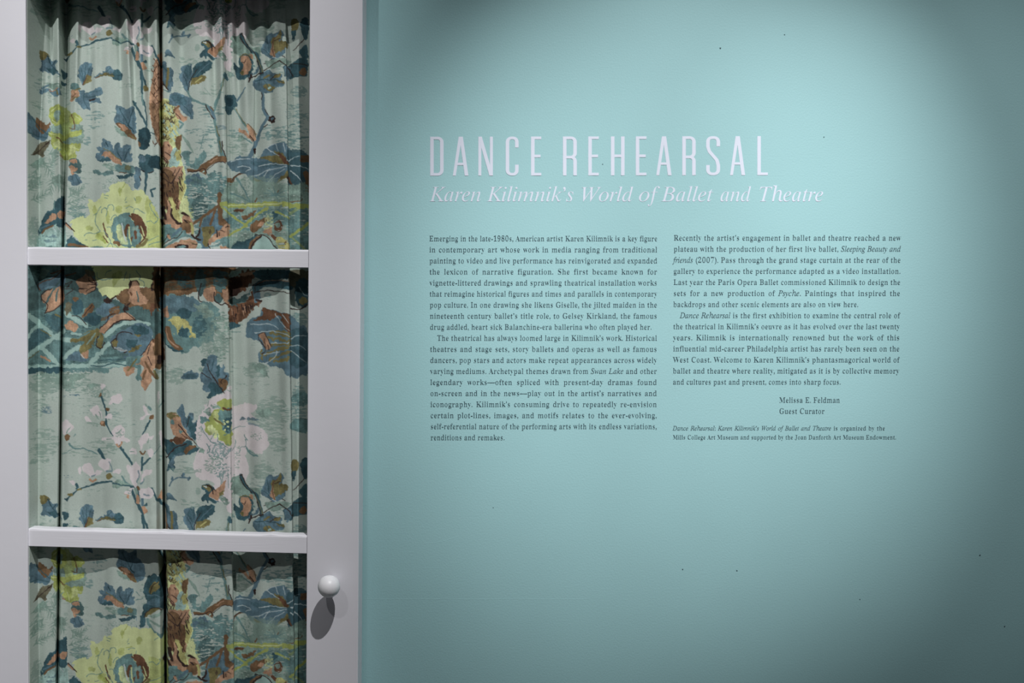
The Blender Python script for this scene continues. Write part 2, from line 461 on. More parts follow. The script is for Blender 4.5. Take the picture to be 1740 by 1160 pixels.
P('1060,255 1130,270 1200,320 1290,430 1280,470 1200,420 1150,370', 'o'); P('1100,285 1150,280 1200,340 1160,350', 't'); S('1220,400 1280,450', 14, 'O')
S('1200,300 1230,200 1262,110', 8, 'd'); S('1210,300 1160,200 1100,90', 8, 'B'); S('1180,290 1080,220', 7, 'B'); S('1260,360 1200,290', 12, 'd'); P('1040,290 1140,350 1190,420 1100,380', 's')
S('1262,20 1330,140 1405,280', 30, 'B', 16); S('1382,0 1408,180 1412,340', 10, 'B', 20)
P('1310,400 1340,340 1420,325 1455,370 1450,480 1440,540 1380,570 1320,540 1320,470', 'd'); E_(1328, 505, 18, 30, 'o'); E_(1390, 420, 30, 40, 'B', alpha=.6)
S('1460,370 1530,395', 10, 'B')
P('905,450 980,465 1015,500 1032,575 1050,505 1100,490 1122,550 1170,515 1242,530 1222,600 1250,640 1250,712 1180,720 1100,690 960,680 880,705 825,660 830,610 872,597 845,560 850,530 905,535', 'b')
P('885,630 940,590 1000,600 1100,670 1125,742 1080,735 1020,690 980,655 920,640', 't'); S('925,550 1020,610 1120,690', 9, 'O'); S('945,480 970,530', 8, 'd'); S('1085,600 1130,690', 8, 'd'); S('1160,690 1180,610 1220,560', 8, 'd'); S('1150,560 1160,680', 7, 'B')
P('855,690 960,650 1000,690 900,705', 'B'); S('1060,500 1090,640', 6, 'B')
P('790,790 850,790 900,830 1020,790 1025,850 920,855 850,850 800,820', 'g'); P('900,730 1040,730 1080,800 1000,790', 's', dry=.35); P('1060,750 1130,730 1180,740 1282,760 1260,830 1150,830 1070,800', 'g'); E_(1200, 770, 40, 26, 'O', alpha=.7)
P('1060,850 1130,860 1240,830 1272,850 1200,890 1110,895', 'B'); S('1100,820 1180,830', 9, 'r')
P('1325,620 1390,640 1440,610 1480,650 1550,635 1578,700 1572,785 1500,760 1490,820 1400,830 1340,790 1330,700', 'B'); P('1450,650 1570,640 1575,780 1480,770 1420,740', 'd'); P('1330,640 1390,650 1390,720 1335,710', 'b'); S('1350,800 1430,830 1490,810', 8, 'k')
P('1290,770 1340,790 1342,960 1300,1012 1268,960', 'b'); S('1335,870 1345,910', 10, 'k'); S('1410,830 1400,980 1385,1120', 34, 'B', 16); S('1480,1090 1465,1020 1515,1000', 24, 'B', 16)
# trunk, part left of the pleat
O_(40, 0)
P('1550,570 1500,680 1480,850 1450,1000 1445,1160 1465,1360 1520,1510 1570,1640 1592,1640 1592,590', 't', rag=.3)
for i in range(26):
    y = 620 + i * 38; x = 1500 + 30 * math.sin(i * 1.7) + (60 if y > 1350 else 20) * .5
    S('%g,%g %g,%g %g,%g' % (x - 20, y, x + 8, y + 40, x + 34, y + 10), 8, 'r'); S('%g,%g %g,%g' % (x + 20, y + 20, x + 4, y + 66), 7, 'k', 3)
P('1445,1160 1500,1140 1592,1300 1592,1640 1560,1630 1500,1480', 'o', alpha=.55)

# --- D: trunk and branches
O_(270, 165)
for q in ((300, 120, 760, 220), (300, 280, 760, 420), (430, 60, 760, 140), (780, 300, 1050, 460), (1180, 260, 1400, 420), (400, 440, 740, 560), (1380, 200, 1710, 600), (1440, 0, 1710, 300)): SP(*q, 'g', .55)
SP(780, 380, 1060, 620, 's', .7); SP(1150, 330, 1710, 480, 'g', .7)
P('280,590 380,590 350,690 385,735 470,640 540,590 545,680 460,780 360,770 300,690', 'g', rag=1); P('390,850 450,830 500,880 520,960 440,980 380,940', 'b', rag=1); P('320,860 375,850 350,940 318,940', 'g')
P('560,850 640,820 760,870 780,1158 320,1158 320,980 480,990 560,900', 'g', rag=1.2, dry=.42); P('600,830 660,850 640,900 590,890', 'g'); S('300,420 350,480 400,600', 14, 's'); S('520,420 480,580', 12, 'g', 5); S('270,390 380,560', 16, 's')
S('680,310 760,320', 34, 'b', alpha=.5, dry=.4)
P('30,0 30,430 40,500 30,700 40,800 35,1158 60,1300 60,1330 330,1420 400,1340 400,1230 340,1120 318,900 290,760 262,620 270,400 240,380 240,200 200,60 130,0', 'y', rag=.3)
P('40,0 120,20 200,120 235,260 230,370 180,460 120,480 60,420 35,300', 'p', alpha=.7)
for i in range(46):
    x = 50 + 170 * rs.rand(); y = 10 + 430 * rs.rand(); S('%g,%g %g,%g %g,%g' % (x - 16, y + 8, x, y + 26, x + 18, y), 8, 'k' if rs.rand() < .45 else 'O')
    x = 50 + 170 * rs.rand(); y = 10 + 430 * rs.rand(); S('%g,%g %g,%g' % (x, y, x + 22, y + 30), 16, 'a' if rs.rand() < .5 else 'y')
P('50,500 130,480 160,560 150,650 100,720 60,640', 't'); P('205,430 270,400 262,520 225,560 200,520', 'o'); S('90,590 155,645', 9, 'k'); S('70,500 60,620 100,700', 8, 'r'); S('40,520 50,760', 12, 'k', 4); S('110,500 130,520', 9, 'k')
P('165,560 200,540 250,620 240,740 180,750 120,745 140,660', 'a'); P('200,600 262,560 262,660 230,700', 'p'); S('240,500 180,660', 9, 'O'); S('255,620 265,650', 10, 'k')
for q in ('50,650 100,700 60,760', '60,640 110,680 100,770', '40,700 80,740 90,790'): S(q, 8, 'k')
P('40,770 110,760 250,755 290,760 318,900 250,860 235,960 250,1100 240,1250 180,1240 120,1100 90,1240 60,1240 40,1000', 't'); P('40,790 120,780 200,860 160,950 50,900', 'o'); P('45,940 110,900 240,930 250,1130 200,1190 140,1060 110,1230 45,1190', 'o')
P('240,880 300,900 300,1050 260,1150 240,1050', 'p'); P('150,1080 200,1190 240,1270 200,1290 130,1180 110,1150', 'p')
for q in ('40,790 110,860 150,950 210,860 250,780', '200,790 170,860', '60,880 140,940 200,890'): S(q, 9, 'k')
for i in range(30):
    x = 60 + 175 * rs.rand(); y = 930 + 300 * rs.rand(); S('%g,%g %g,%g' % (x, y, x + 12, y + 50), 13, 'k' if rs.rand() < .6 else 'r', 5)
for i in range(12):
    x = 240 + 60 * rs.rand(); y = 780 + 250 * rs.rand(); S('%g,%g %g,%g' % (x, y, x + 12, y + 40), 11, 'k', 5)
P('300,760 318,900 305,960 285,800', 'y')
P('135,-10 140,-60 200,-100 300,-70 360,-40 385,0 410,130 410,190 392,212 330,160 290,130 250,80 200,60 140,50', 'b'); P('150,-40 250,-80 330,20 260,40', 'B', alpha=.6); S('270,20 330,90 400,200', 8, 'B'); S('230,0 300,-50', 8, 'B')
P('200,70 240,60 262,140 335,190 310,235 260,220 200,180', 't'); S('190,110 240,60', 22, 'o'); S('205,150 245,190 262,215', 8, 'k'); S('245,240 290,260 250,310', 20, 'g')
S('390,0 540,55 600,110', 18, 'g', 34); S('590,90 625,150 645,230', 34, 'b'); S('545,60 600,170 645,230', 10, 'k'); S('668,0 640,130', 28, 'g', 20); S('600,80 630,120', 14, 'o')
S('640,230 690,450 720,600 760,680', 28, 'g', 40); S('660,300 700,420', 9, 'O'); S('730,480 735,560 765,650', 12, 'k'); S('700,470 720,600', 9, 'O')
S('1190,-10 1200,90 1245,185', 28, 'b', 46); S('1245,190 1180,290 1130,430 1085,540 1045,640', 34, 'b', 44); S('1215,90 1250,160', 7, 'k'); S('1200,300 1240,270', 10, 'k'); S('1195,290 1130,420', 7, 'B')
E_(1295, 212, 42, 36, 'k'); E_(1297, 212, 22, 16, 'b'); S('1100,550 1100,595', 28, 'k', 12)
P('765,-60 830,-75 885,-40 892,10 890,70 850,100 840,150 790,150 765,80', 'B'); P('790,-30 860,-20 850,60 790,60', 'd')
S('868,80 935,190 1000,295', 14, 'g', 18); S('890,90 1005,290', 6, 'O')
P('915,308 960,330 1000,360 1032,385 1020,330 1000,300 1020,260 1050,290 1085,305 1112,370 1100,440 1065,455 1000,400 935,355', 't'); S('1010,265 1080,320 1112,400', 10, 'm'); S('1045,395 1090,455', 12, 'k'); S('1040,410 1075,470', 8, 'r'); S('920,390 980,430 1065,480', 14, 'g'); E_(935, 420, 26, 30, 's')
P('335,780 440,792 500,740 660,640 690,640 770,655 780,710 690,705 600,750 552,800 552,855 500,830 470,810 430,812 350,815', 'o', rag=.3); S('345,818 430,815 480,800', 9, 'k'); S('470,800 520,780 560,830', 10, 'k'); S('560,800 680,710 770,720', 8, 'k'); S('590,720 680,660', 10, 't'); E_(515, 820, 14, 12, 'a')
S('470,840 540,900 520,960', 16, 'a')
P('790,870 860,905 885,990 830,985 790,950', 'o'); S('850,900 905,840 980,825 1060,855', 22, 'k', 8); S('845,905 900,850 960,830', 10, 'o')
# lotus leaf
P('790,710 850,670 930,630 1040,640 1150,645 1200,570 1270,510 1340,500 1440,490 1500,560 1600,590 1712,620 1712,1060 1620,1025 1500,1000 1470,860 1370,930 1262,995 1200,950 1100,890 1050,930 1040,880 1010,840 900,810 830,780', 'b', vary=.16)
P('1470,560 1712,620 1712,1060 1500,1000 1470,860', 'B', vary=.16, alpha=.8); P('800,700 1050,680 1440,740 1300,840 1040,780 880,790', 'b', vary=.2); P('1060,690 1250,690 1440,740 1250,760 1080,740', 'B', alpha=.5)
P('1150,640 1330,620 1320,580 1400,600 1470,700 1470,745 1400,730 1250,685', 'O'); P('1360,590 1460,680 1466,740 1410,700', 'r'); S('1100,895 1180,925 1250,985', 34, 'O', 14); P('1370,910 1462,810 1468,870 1260,992', 'O')
P('1620,620 1712,612 1712,690 1620,680', 'o'); S('1670,820 1700,900 1690,1050', 60, 'o'); S('1470,880 1560,1000 1650,1050', 26, 'k', 12); S('1480,870 1520,950', 14, 'r'); S('1240,970 1262,995', 16, 'k')
for q in ('830,690 900,668 1050,663', '900,757 980,745 1050,772 1000,805', '1150,742 1300,722 1450,745', '1240,545 1300,590 1375,632', '1230,540 1280,512 1330,505 1362,575', '1110,855 1260,790 1455,762', '1235,955 1300,870 1430,790', '1200,860 1270,770', '1470,690 1540,640 1600,625', '1500,735 1620,735 1700,775', '1500,790 1600,880 1640,960', '1275,960 1300,890', '1420,500 1440,590', '1060,860 1110,850'):
    S(q, 10, 'h', 6)
# --- lower part of the upper pane, right
O_(270, 290)
P('320,20 560,90 790,120 800,700 480,880 410,560 330,330', 'g', rag=1.5, dry=.38, alpha=.9); P('400,250 560,240 560,420 480,500 410,480', 'c', rag=1.3, dry=.35); P('320,60 380,50 370,110 330,120', 'b')
P('780,100 1480,130 1700,130 1700,890 810,890', 's', rag=1, dry=.25); SP(800, 0, 1480, 330, 's', .9); SP(900, 60, 1100, 250, 'base', 1.0, fine=True)
P('820,420 1000,470 1120,400 1480,430 1480,600 1260,560 1020,640 830,600', 'g', dry=.3, rag=1.2); P('1490,390 1700,390 1700,880 1490,880', 'g', dry=.35, rag=1.2); P('560,470 640,425 690,425 690,565 800,480 800,600 640,700 600,620 470,700 490,600', 'b', rag=.8); P('470,640 600,620 560,880 470,860', 'b')
S('700,280 700,350', 44, 'o'); E_(703, 245, 30, 34, 'o'); S('715,340 600,430 410,560', 34, 'o', 26); S('665,380 600,575', 26, 'o'); S('705,380 715,560', 46, 'o', 60); S('500,500 480,590', 26, 'o'); P('740,500 800,560 800,600 730,600', 'o')
P('505,610 560,590 640,600 640,640 590,760 570,820 520,820 510,700', 'O'); E_(590, 650, 18, 30, 'k', alpha=.6)
P('580,770 640,690 720,620 805,555 805,700 700,735 600,800', 't'); S('670,640 680,710', 16, 'k'); S('700,670 705,700', 10, 'k'); S('715,640 760,660', 7, 'k'); S('770,610 800,590', 8, 'k')
P('700,820 800,830 812,880 720,880', 't'); P('720,740 800,730 812,830 730,810', 'g'); S('575,800 600,870', 12, 'k')
P('40,560 110,430 110,300 150,380 160,480 280,560 270,500 330,460 400,540 400,640 350,670 270,660 120,620', 't', rag=.4); P('270,560 330,520 400,560 395,630 330,660 260,640', 'o'); S('380,560 400,650 390,680', 30, 'p'); S('330,310 350,420 400,500', 26, 'y', 10)
P('160,380 240,430 260,560 220,550 160,460', 'p'); S('155,400 160,470 230,560 260,560', 18, 'k', 30); S('280,440 345,480', 26, 'k', 14); S('300,520 335,550', 20, 'k'); S('60,380 90,510', 46, 'k', 30); S('40,520 70,570', 30, 'k'); S('180,290 240,400', 14, 'r'); S('60,230 100,350', 20, 'r')
P('45,600 130,570 170,610 300,640 330,680 240,720 100,760 40,800', 'g'); S('170,700 260,620', 30, 'b'); S('40,790 90,730 130,680', 9, 'k'); P('100,720 130,690 130,740', 't')
P('60,880 90,820 240,765 340,735 440,765 455,830 400,885', 't'); S('40,850 150,780 300,700 400,720 480,750', 26, 'g'); S('45,805 170,730 230,715 280,650', 8, 'k'); E_(270, 825, 78, 34, 'k'); E_(268, 826, 48, 16, 'g'); S('380,690 430,730 485,750', 20, 'k'); S('475,620 470,680 435,715', 14, 'k', 24); S('390,790 450,800', 9, 'k'); S('300,760 440,790', 6, 'O')
P('455,800 500,810 480,880 420,880', 'a')
S('730,340 850,355 1100,350 1300,335 1480,350 1695,362', 50, 'Y', rag=.8); S('800,350 1100,345 1400,335', 14, 'y'); S('730,380 860,480 1010,590', 24, 'Y'); S('805,695 930,620 1010,560 1110,470 1240,380', 26, 'Y', rag=.7); S('1330,420 1480,500', 22, 'Y', dry=.3)
S('1500,700 1600,630 1695,550', 34, 'Y', rag=.6); S('1495,700 1600,790 1690,870', 20, 'Y', alpha=.6); S('1490,450 1620,360', 30, 'Y', alpha=.5)
P('870,400 960,390 990,400 940,425 890,425', 'r'); P('955,470 1040,450 1130,385 1060,480 990,520 960,510', 'o'); P('1040,620 1110,530 1220,490 1270,520 1190,570 1170,610 1100,660', 'o'); P('1130,560 1180,530 1200,570 1150,590', 't'); P('1310,590 1360,530 1410,560 1410,640 1350,650', 'r', dry=.25); E_(1360, 580, 30, 24, 's'); S('1290,690 1340,740', 34, 'r'); S('1440,770 1470,830', 30, 'r'); P('1200,640 1290,600 1280,680 1220,680', 't', dry=.3); P('1290,430 1350,440 1340,490 1300,500', 'B'); P('1340,720 1470,760 1475,880 1380,880', 'p', dry=.35); P('1230,430 1300,440 1290,600 1200,640 1210,560', 'y', dry=.4, alpha=.7)
P('820,885 860,790 1000,745 1110,680 1110,740 1010,885', 'B', rag=1); P('1040,780 1130,700 1180,690 1090,800 1060,880 1020,880', 'o'); P('1080,885 1090,800 1180,695 1250,715 1330,830 1385,885', 'a', vary=.05); S('1100,690 1180,688 1260,730 1320,820 1385,880', 10, 'k'); S('1050,870 1090,770 1180,700', 22, 'k', 12)
S('895,40 960,140 1040,300', 22, 'g', 14); S('830,215 930,250 1040,315', 18, 'g', 12); S('1500,310 1600,300 1630,275', 12, 'o')
for q in ('1330,240 1200,210', '1330,240 1230,170', '1330,240 1310,150', '1330,240 1400,170', '1330,240 1450,190', '1330,240 1200,260', '1330,240 1460,270', '1330,240 1370,300'): S(q, 16, 'g', 5)
S('1350,210 1365,190', 10, 'o'); S('1100,310 1120,270', 14, 'o')
# --- big chartreuse flower
O_(40, 290)
SP(500, 300, 760, 520, 'g', .5); SP(560, 440, 760, 560, 'g', .7)
P('740,300 860,300 920,220 980,210 1000,140 1090,90 1170,110 1260,190 1370,190 1420,260 1480,330 1550,480 1582,560 1585,1090 1560,1220 1480,1275 1340,1275 1200,1300 1130,1330 1060,1402 900,1402 860,1300 830,1200 780,1080 720,900 690,800 600,720 550,600 560,520 640,490 740,480 760,430', 'y', rag=.9, vary=.06)
P('1400,270 1480,330 1550,480 1580,560 1580,860 1430,860 1420,560', 'Y', alpha=.55)
for x, y, a, b in ((1095, 405, 38, 42), (755, 610, 45, 32), (880, 700, 55, 50), (965, 490, 22, 70), (1110, 200, 20, 60), (820, 420, 20, 60), (1320, 300, 30, 50)): E_(x, y, a, b, 'Y', alpha=.6)
P('1030,520 1150,440 1210,455 1260,540 1330,600 1345,780 1230,835 1100,800 1020,690', 'g'); P('1060,640 1090,560 1160,640 1200,760 1180,810 1110,780', 'y', alpha=.8); S('1070,650 1100,740', 22, 'y'); S('1130,560 1150,680 1180,760', 16, 'h'); P('1140,445 1200,440 1230,500 1160,520', 'g')
P('1235,450 1300,455 1380,540 1405,620 1412,740 1370,710 1310,600 1262,540', 'r', rag=.9); S('1200,580 1172,640 1178,700', 34, 'r', 22); S('1300,820 1370,800 1415,745', 34, 'O'); S('1335,790 1400,720', 18, 'r'); S('920,560 935,640 965,710', 14, 'r', 20); S('920,705 970,780', 14, 'r'); P('1035,750 1080,760 1130,815 1060,800', 'o')
E_(1270, 700, 58, 105, 'g'); S('1285,660 1290,730', 34, 'r', 20); S('1245,720 1240,760', 18, 'r'); E_(1275, 620, 34, 24, 's'); S('1210,600 1215,700 1240,800', 16, 'y'); S('1350,600 1385,700', 12, 'y'); S('1215,480 1330,540', 14, 'r')
P('830,660 900,690 960,780 900,760 850,710', 'Y')
for q in ('895,440 910,400 945,390 960,420 945,480', '965,400 975,365 1010,345 1040,375 1025,410', '850,440 800,470', '700,700 735,665 800,672 850,665 880,640', '1270,440 1275,410 1310,400 1385,445', '1000,520 1030,480 1060,465 1080,500', '880,640 830,560 840,450', '1180,390 1220,375 1260,390', '1450,350 1460,330 1490,330', '1420,540 1450,530 1500,560 1545,500', '850,430 890,370', '930,240 970,250', '930,270 970,275', '1165,300 1185,270', '1270,275 1290,310', '1170,320 1190,315', '1450,360 1500,450 1540,500', '790,750 840,745', '710,750 730,745', '960,830 1010,780 1120,860', '1040,860 1000,760 920,640', '1430,760 1550,700', '1440,800 1580,760', '960,610 1000,600 1010,660'):
    S(q, 7, 'g')
S('1170,110 1100,210', 8, 'Y'); S('1150,370 1220,360', 9, 'Y')
O_(40, 440)
for q in ('845,110 850,170 890,195 960,190 1060,160', '935,150 950,110 1010,90', '1150,200 1180,100', '1220,130 1220,190', '1290,90 1340,150 1330,190', '1330,190 1380,220 1380,270', '1480,100 1480,180'): S(q, 7, 'g')
P('1030,130 1120,100 1140,160 1080,200 1040,280 1020,200', 'Y', alpha=.6)
# left flank leaf under the ferns
O_(40, 290)
P('180,690 300,600 470,595 470,900 160,900', 'a'); SP(170, 680, 470, 780, 'b', .5)
P('460,250 400,290 350,330 340,400 260,440 220,530 180,620 175,690 220,660 300,600 380,580 470,590 475,250', 'B'); P('310,465 370,455 360,520 290,555 240,560 290,500', 't'); P('395,440 468,415 465,490 400,500', 't'); S('215,665 260,620 340,590', 22, 'o'); S('200,610 300,575', 14, 'b'); S('360,310 350,400', 14, 'g'); S('340,600 370,650', 8, 'h'); S('395,600 435,660', 8, 'h')
S('490,560 590,650', 26, 'k', 12); S('485,570 540,620', 20, 't'); P('540,700 600,740 740,830 700,870 500,870 490,780', 'B'); S('520,800 600,805 735,830', 26, 'o'); S('180,860 320,820', 22, 'g'); P('740,840 900,820 960,870 740,870', 'g', dry=.3)
SP(50, 480, 200, 860, 's', 1.0, fine=True)

# --- G: top left of the middle pane
O_(40, 440)
P('40,-40 480,-30 700,-10 800,60 870,330 1060,420 1210,480 1460,520 1480,900 1340,1110 1200,1170 800,1150 700,1158 40,1200', 'c', rag=.8); P('40,560 900,560 1200,1158 40,1190', 'g', alpha=.8, rag=1, dry=.3)
P('50,-20 460,-20 420,120 200,180 50,300', 'g', dry=.3); P('190,80 300,90 260,160 200,200', 's')
for q in ('60,590 180,690 360,840 540,885', '480,570 600,640 720,720'): S(q, 54, 'a', rag=.6)
for q in ('40,835 110,770 180,700', '45,1055 160,970 280,905 360,850 460,780', '210,960 300,1050 400,1150', '460,1080 560,1000 650,945', '750,1165 860,1050 985,915'): S(q, 48, 'a', rag=.6)
for q in ('360,845 540,885', '560,800 660,820'): S(q, 30, 'a')
P('250,590 420,600 440,700 380,790 280,700', 'B', dry=.25, alpha=.7); P('60,860 170,740 300,830 180,920 60,990', 'B', dry=.2, alpha=.7); P('480,1100 640,1000 740,1090 700,1120', 'b'); P('290,960 440,890 450,1140 400,1120', 'g'); P('60,1110 160,1020 220,1000 290,1110', 'g')
S('200,1060 300,1110', 26, 't'); S('60,1080 180,1000', 8, 'O'); S('200,760 320,830', 9, 'O'); S('370,590 430,620', 18, 'O')
P('170,240 250,200 460,120 465,260 330,290 180,310', 'b'); S('190,310 165,260 250,205 340,180 440,90', 14, 'r', 8); S('320,120 460,80', 14, 'r'); S('480,150 600,120', 14, 'r')
P('230,340 330,300 460,270 462,440 400,500 330,545 255,570 260,490 205,420', 't'); S('240,570 330,545 420,490', 10, 'k'); S('200,430 220,340 320,300', 10, 'k'); S('440,170 330,330 250,480', 16, 'c', 22); S('400,300 370,430', 18, 'c'); S('200,410 280,480 250,560', 10, 'k'); S('480,240 560,215 500,280', 9, 'k'); S('480,300 570,300 490,370', 9, 'k')
P('600,210 660,180 720,130 800,180 835,260 790,340 660,352 640,290', 't'); P('720,80 800,90 800,160 740,150', 'm')
for q in ('825,240 760,210 750,170', '825,250 740,250', '820,270 760,300 720,330', '830,240 790,180 770,150', '640,295 740,295', '835,220 820,310 720,360'): S(q, 12, 'k', 5)
P('1060,370 1200,290 1460,270 1600,220 1600,560 1480,560 1340,500 1200,490 1100,440', 'o', rag=1.2); P('1460,480 1600,480 1600,720 1560,700 1480,620', 'r', rag=1); P('1210,350 1230,230 1290,205 1335,240 1340,330 1440,430 1330,480 1220,440', 't', rag=.8); S('1215,290 1225,220 1300,205 1330,250', 12, 'k'); E_(1225, 240, 18, 40, 'k'); S('1300,330 1320,440', 14, 'c'); E_(1240, 355, 16, 24, 'r')
E_(965, 425, 55, 34, 'k', rag=1.5); P('1150,490 1200,460 1220,540 1160,570', 'k', rag=1.5, dry=.3); S('1000,415 1060,380', 20, 'k'); P('1470,230 1560,210 1590,270 1490,320', 'k', rag=1.5)
E_(620, 500, 68, 95, 'B', vary=.25); P('690,640 760,560 860,590 900,660 820,720 740,690', 'B', vary=.25); P('480,470 550,460 540,560 490,590', 'm'); P('660,620 730,510 805,460 800,540 720,600', 'o'); S('690,600 790,480', 8, 'k'); P('900,480 1000,450 1100,520 1080,620 960,680 900,600 820,560', 'b', dry=.2); P('1000,520 1100,490 1090,580 1000,600', 'o', dry=.3); S('900,650 1000,600', 30, 'o', alpha=.7); E_(600, 415, 30, 26, 'o')
S('560,600 640,610 720,710', 8, 'k'); S('970,640 980,590 1050,580', 8, 'k')
P('480,690 560,660 640,720 580,780 490,750', 't', rag=.8); P('545,870 640,850 740,780 880,750 870,800 790,940 700,1085 640,990 700,890 560,910', 'O', rag=.8); S('760,790 620,860', 20, 'g'); S('830,800 730,930', 16, 's'); P('650,1040 760,1000 745,1080 690,1088', 't'); S('655,1040 700,1090', 10, 'h')
P('870,760 960,665 1080,585 1200,572 1290,650 1180,650 1050,685 985,750 940,805 885,795', 't', rag=.4); S('870,745 960,670 990,600 1060,580', 9, 'k'); S('940,800 985,750 1050,685 1120,655 1285,655', 16, 'k'); S('1180,570 1250,620 1290,655', 9, 'k'); P('885,790 915,850 905,975 850,950 860,860', 'O'); S('855,830 840,930 880,975 910,960 935,900', 10, 'k')
S('945,825 1050,735 1180,685 1300,680 1440,700', 44, 'a', rag=.6)
P('1000,870 1070,800 1260,705 1400,700 1480,770 1480,870 1390,1000 1350,1120 1200,1130 1110,1010 1030,960', 'b', rag=.8, vary=.25); P('1240,720 1390,720 1440,800 1300,820', 'B', dry=.2); P('1180,880 1300,870 1290,950 1200,960', 'B', dry=.2); P('1210,1000 1340,920 1350,960 1220,1020', 'O', dry=.25); P('1270,800 1350,810 1330,840', 'O'); P('1030,870 1080,880 1070,960 1030,940', 'O'); S('1070,880 1070,830 1110,795 1190,785 1245,810', 10, 'k'); S('1060,860 1010,900 1040,970 1120,985 1180,1000 1150,1025', 12, 'k'); P('1050,955 1180,985 1150,1010 1060,980', 'h', alpha=.7)
P('1470,870 1525,890 1550,1180 1390,1170 1365,1050 1430,950', 't', rag=.4); S('1480,860 1400,990 1350,1050 1240,1158', 9, 'k'); S('1460,920 1420,1040', 8, 'k'); P('1380,1060 1430,1100 1450,1158 1390,1158', 'o'); S('1500,880 1570,930 1600,1100', 50, 'r'); E_(1540, 1020, 30, 60, 'm')
P('1480,560 1600,560 1620,900 1500,870', 'c'); P('1500,860 1600,850 1600,1180 1510,1180', 'o')
S('40,1185 300,1180 700,1170 1200,1150', 46, 'a', rag=.6); S('860,1110 1190,1090', 10, 'B'); S('880,1060 1190,1040', 30, 'c', dry=.35)
# --- H
O_(270, 440)
P('0,-60 830,-60 830,350 760,400 620,440 480,330 200,400 50,400 0,560', 'o', rag=1, vary=.4); P('50,90 810,90 800,240 60,300', 'm', rag=1.4, dry=.45); P('200,90 300,100 400,260 300,300 200,200', 'c', rag=1.2, dry=.4); P('440,100 530,90 540,300 480,380 430,260', 'c'); P('630,90 800,120 740,330 650,300', 'c', rag=1, dry=.3)
P('525,300 640,285 645,435 560,430 530,380', 't'); P('735,320 815,320 815,480 750,440', 't'); E_(690, 410, 40, 55, 'c'); S('500,240 465,350 480,430 540,450', 12, 'k'); S('640,330 650,430 720,480 760,460 800,480', 12, 'k')
P('45,380 440,400 480,450 600,450 700,560 720,610 650,650 690,760 620,800 640,920 560,900 480,950 400,960 350,1015 220,1010 110,940 60,800', 'g', rag=1.3, vary=.2); P('50,385 430,400 430,560 60,560', 'b', rag=.6, alpha=.8); P('215,580 290,510 370,550 370,620 300,640', 'B', rag=1); P('400,640 500,600 560,760 480,860 400,760', 'B', rag=1.3, dry=.3, alpha=.7); P('400,480 520,480 640,560 560,640 480,560', 's', dry=.35, rag=1.3)
P('600,600 800,600 810,1000 640,1150 560,1000 650,900', 's', dry=.5, rag=1.5); SP(460, 750, 810, 1100, 's', .9, fine=True)
P('70,520 110,500 130,600 70,620', 't'); P('140,640 240,620 350,680 430,850 380,840 330,740 260,720 270,800 210,800 180,720', 'p', rag=1.5); P('230,760 330,740 350,850 260,830', 'B', rag=1); S('110,750 140,860 200,950 260,975', 70, 'o', 50); S('90,740 130,880 230,960', 14, 't'); P('80,900 140,960 300,1005 200,1010 110,960', 'B'); S('180,720 260,920 340,980', 26, 'g')
P('815,190 900,150 1000,90 1110,80 1110,150 1050,240 950,340 815,365', 'r', rag=1.3, vary=.4); P('820,200 930,190 930,340 820,360', 'k', alpha=.7, rag=1.2); S('950,140 1090,110', 40, 't', dry=.3); P('820,100 950,90 880,160 820,170', 'a')
P('815,480 940,470 1020,420 1090,240 1110,280 1090,420 1160,430 1170,450 1080,520 1030,600 960,650 900,700 815,700', 'r', rag=1.4, vary=.5); P('830,400 960,390 1050,300 980,460 830,480', 'c', rag=1.2)
for i in range(22):
    x = 830 + 250 * rs.rand(); y = 480 + (1080 - x) * .7 * rs.rand(); S('%g,%g %g,%g' % (x, y, x + 6, y + 60), 16, 'k' if rs.rand() < .6 else 't', 6)
P('815,690 900,690 940,720 850,750 815,760', 'B'); P('1080,330 1150,320 1160,400 1100,450', 'b', rag=.5); S('1120,420 1170,440', 24, 'k')
P('1110,90 1490,90 1490,180 1150,190', 'B', vary=.3); S('1110,290 1180,240 1300,235 1490,270', 90, 'B', vary=.3); S('1130,240 1240,200 1490,215', 8, 't'); S('1090,340 1180,320 1300,320 1490,345', 9, 'k'); S('1100,330 1110,260 1180,220', 8, 'k'); SP(1200, 340, 1290, 400, 'g', .9)
P('1495,90 1690,90 1690,250 1600,280 1495,270', 'm', vary=.2); P('1560,220 1690,200 1690,480 1620,500 1560,420', 'B'); E_(1640, 430, 44, 44, 'O'); S('1600,280 1650,360 1690,380', 8, 'h'); S('1500,520 1600,530 1690,480', 12, 'k'); SP(1490, 560, 1690, 760, 'g', .9)
P('1000,740 1050,650 1150,600 1200,510 1350,550 1490,590 1600,700 1695,790 1695,1260 1640,1280 1560,1320 1440,1260 1420,1200 1300,1180 1210,1150 1150,1130 1130,1050 1185,970 1130,890 1010,850', 'b', vary=.16)
P('1080,650 1190,600 1180,540 1220,510 1350,560 1490,600 1490,800 1420,700 1370,600 1300,640 1240,650', 'r', vary=.2); P('1500,790 1695,790 1695,1158 1500,1158', 'B', alpha=.7)
for q in ('1280,800 1490,840', '1350,770 1490,800', '1330,860 1490,890', '1300,930 1490,930', '1250,850 1320,870', '1220,1040 1400,980 1490,960', '1280,1100 1490,1010', '1170,1010 1180,1100', '1330,1130 1490,1080'): S(q, 30, 'O', rag=1)
P('1140,825 1180,800 1215,805 1250,880 1285,950 1255,995 1215,975 1185,890', 't', rag=.3); S('1140,825 1180,800 1215,805 1250,880 1288,950', 8, 'k'); S('1145,830 1150,880 1215,970 1215,1000 1180,1040', 8, 'k'); S('1200,860 1220,960', 6, 'k'); S('1250,940 1260,995', 10, 'k')
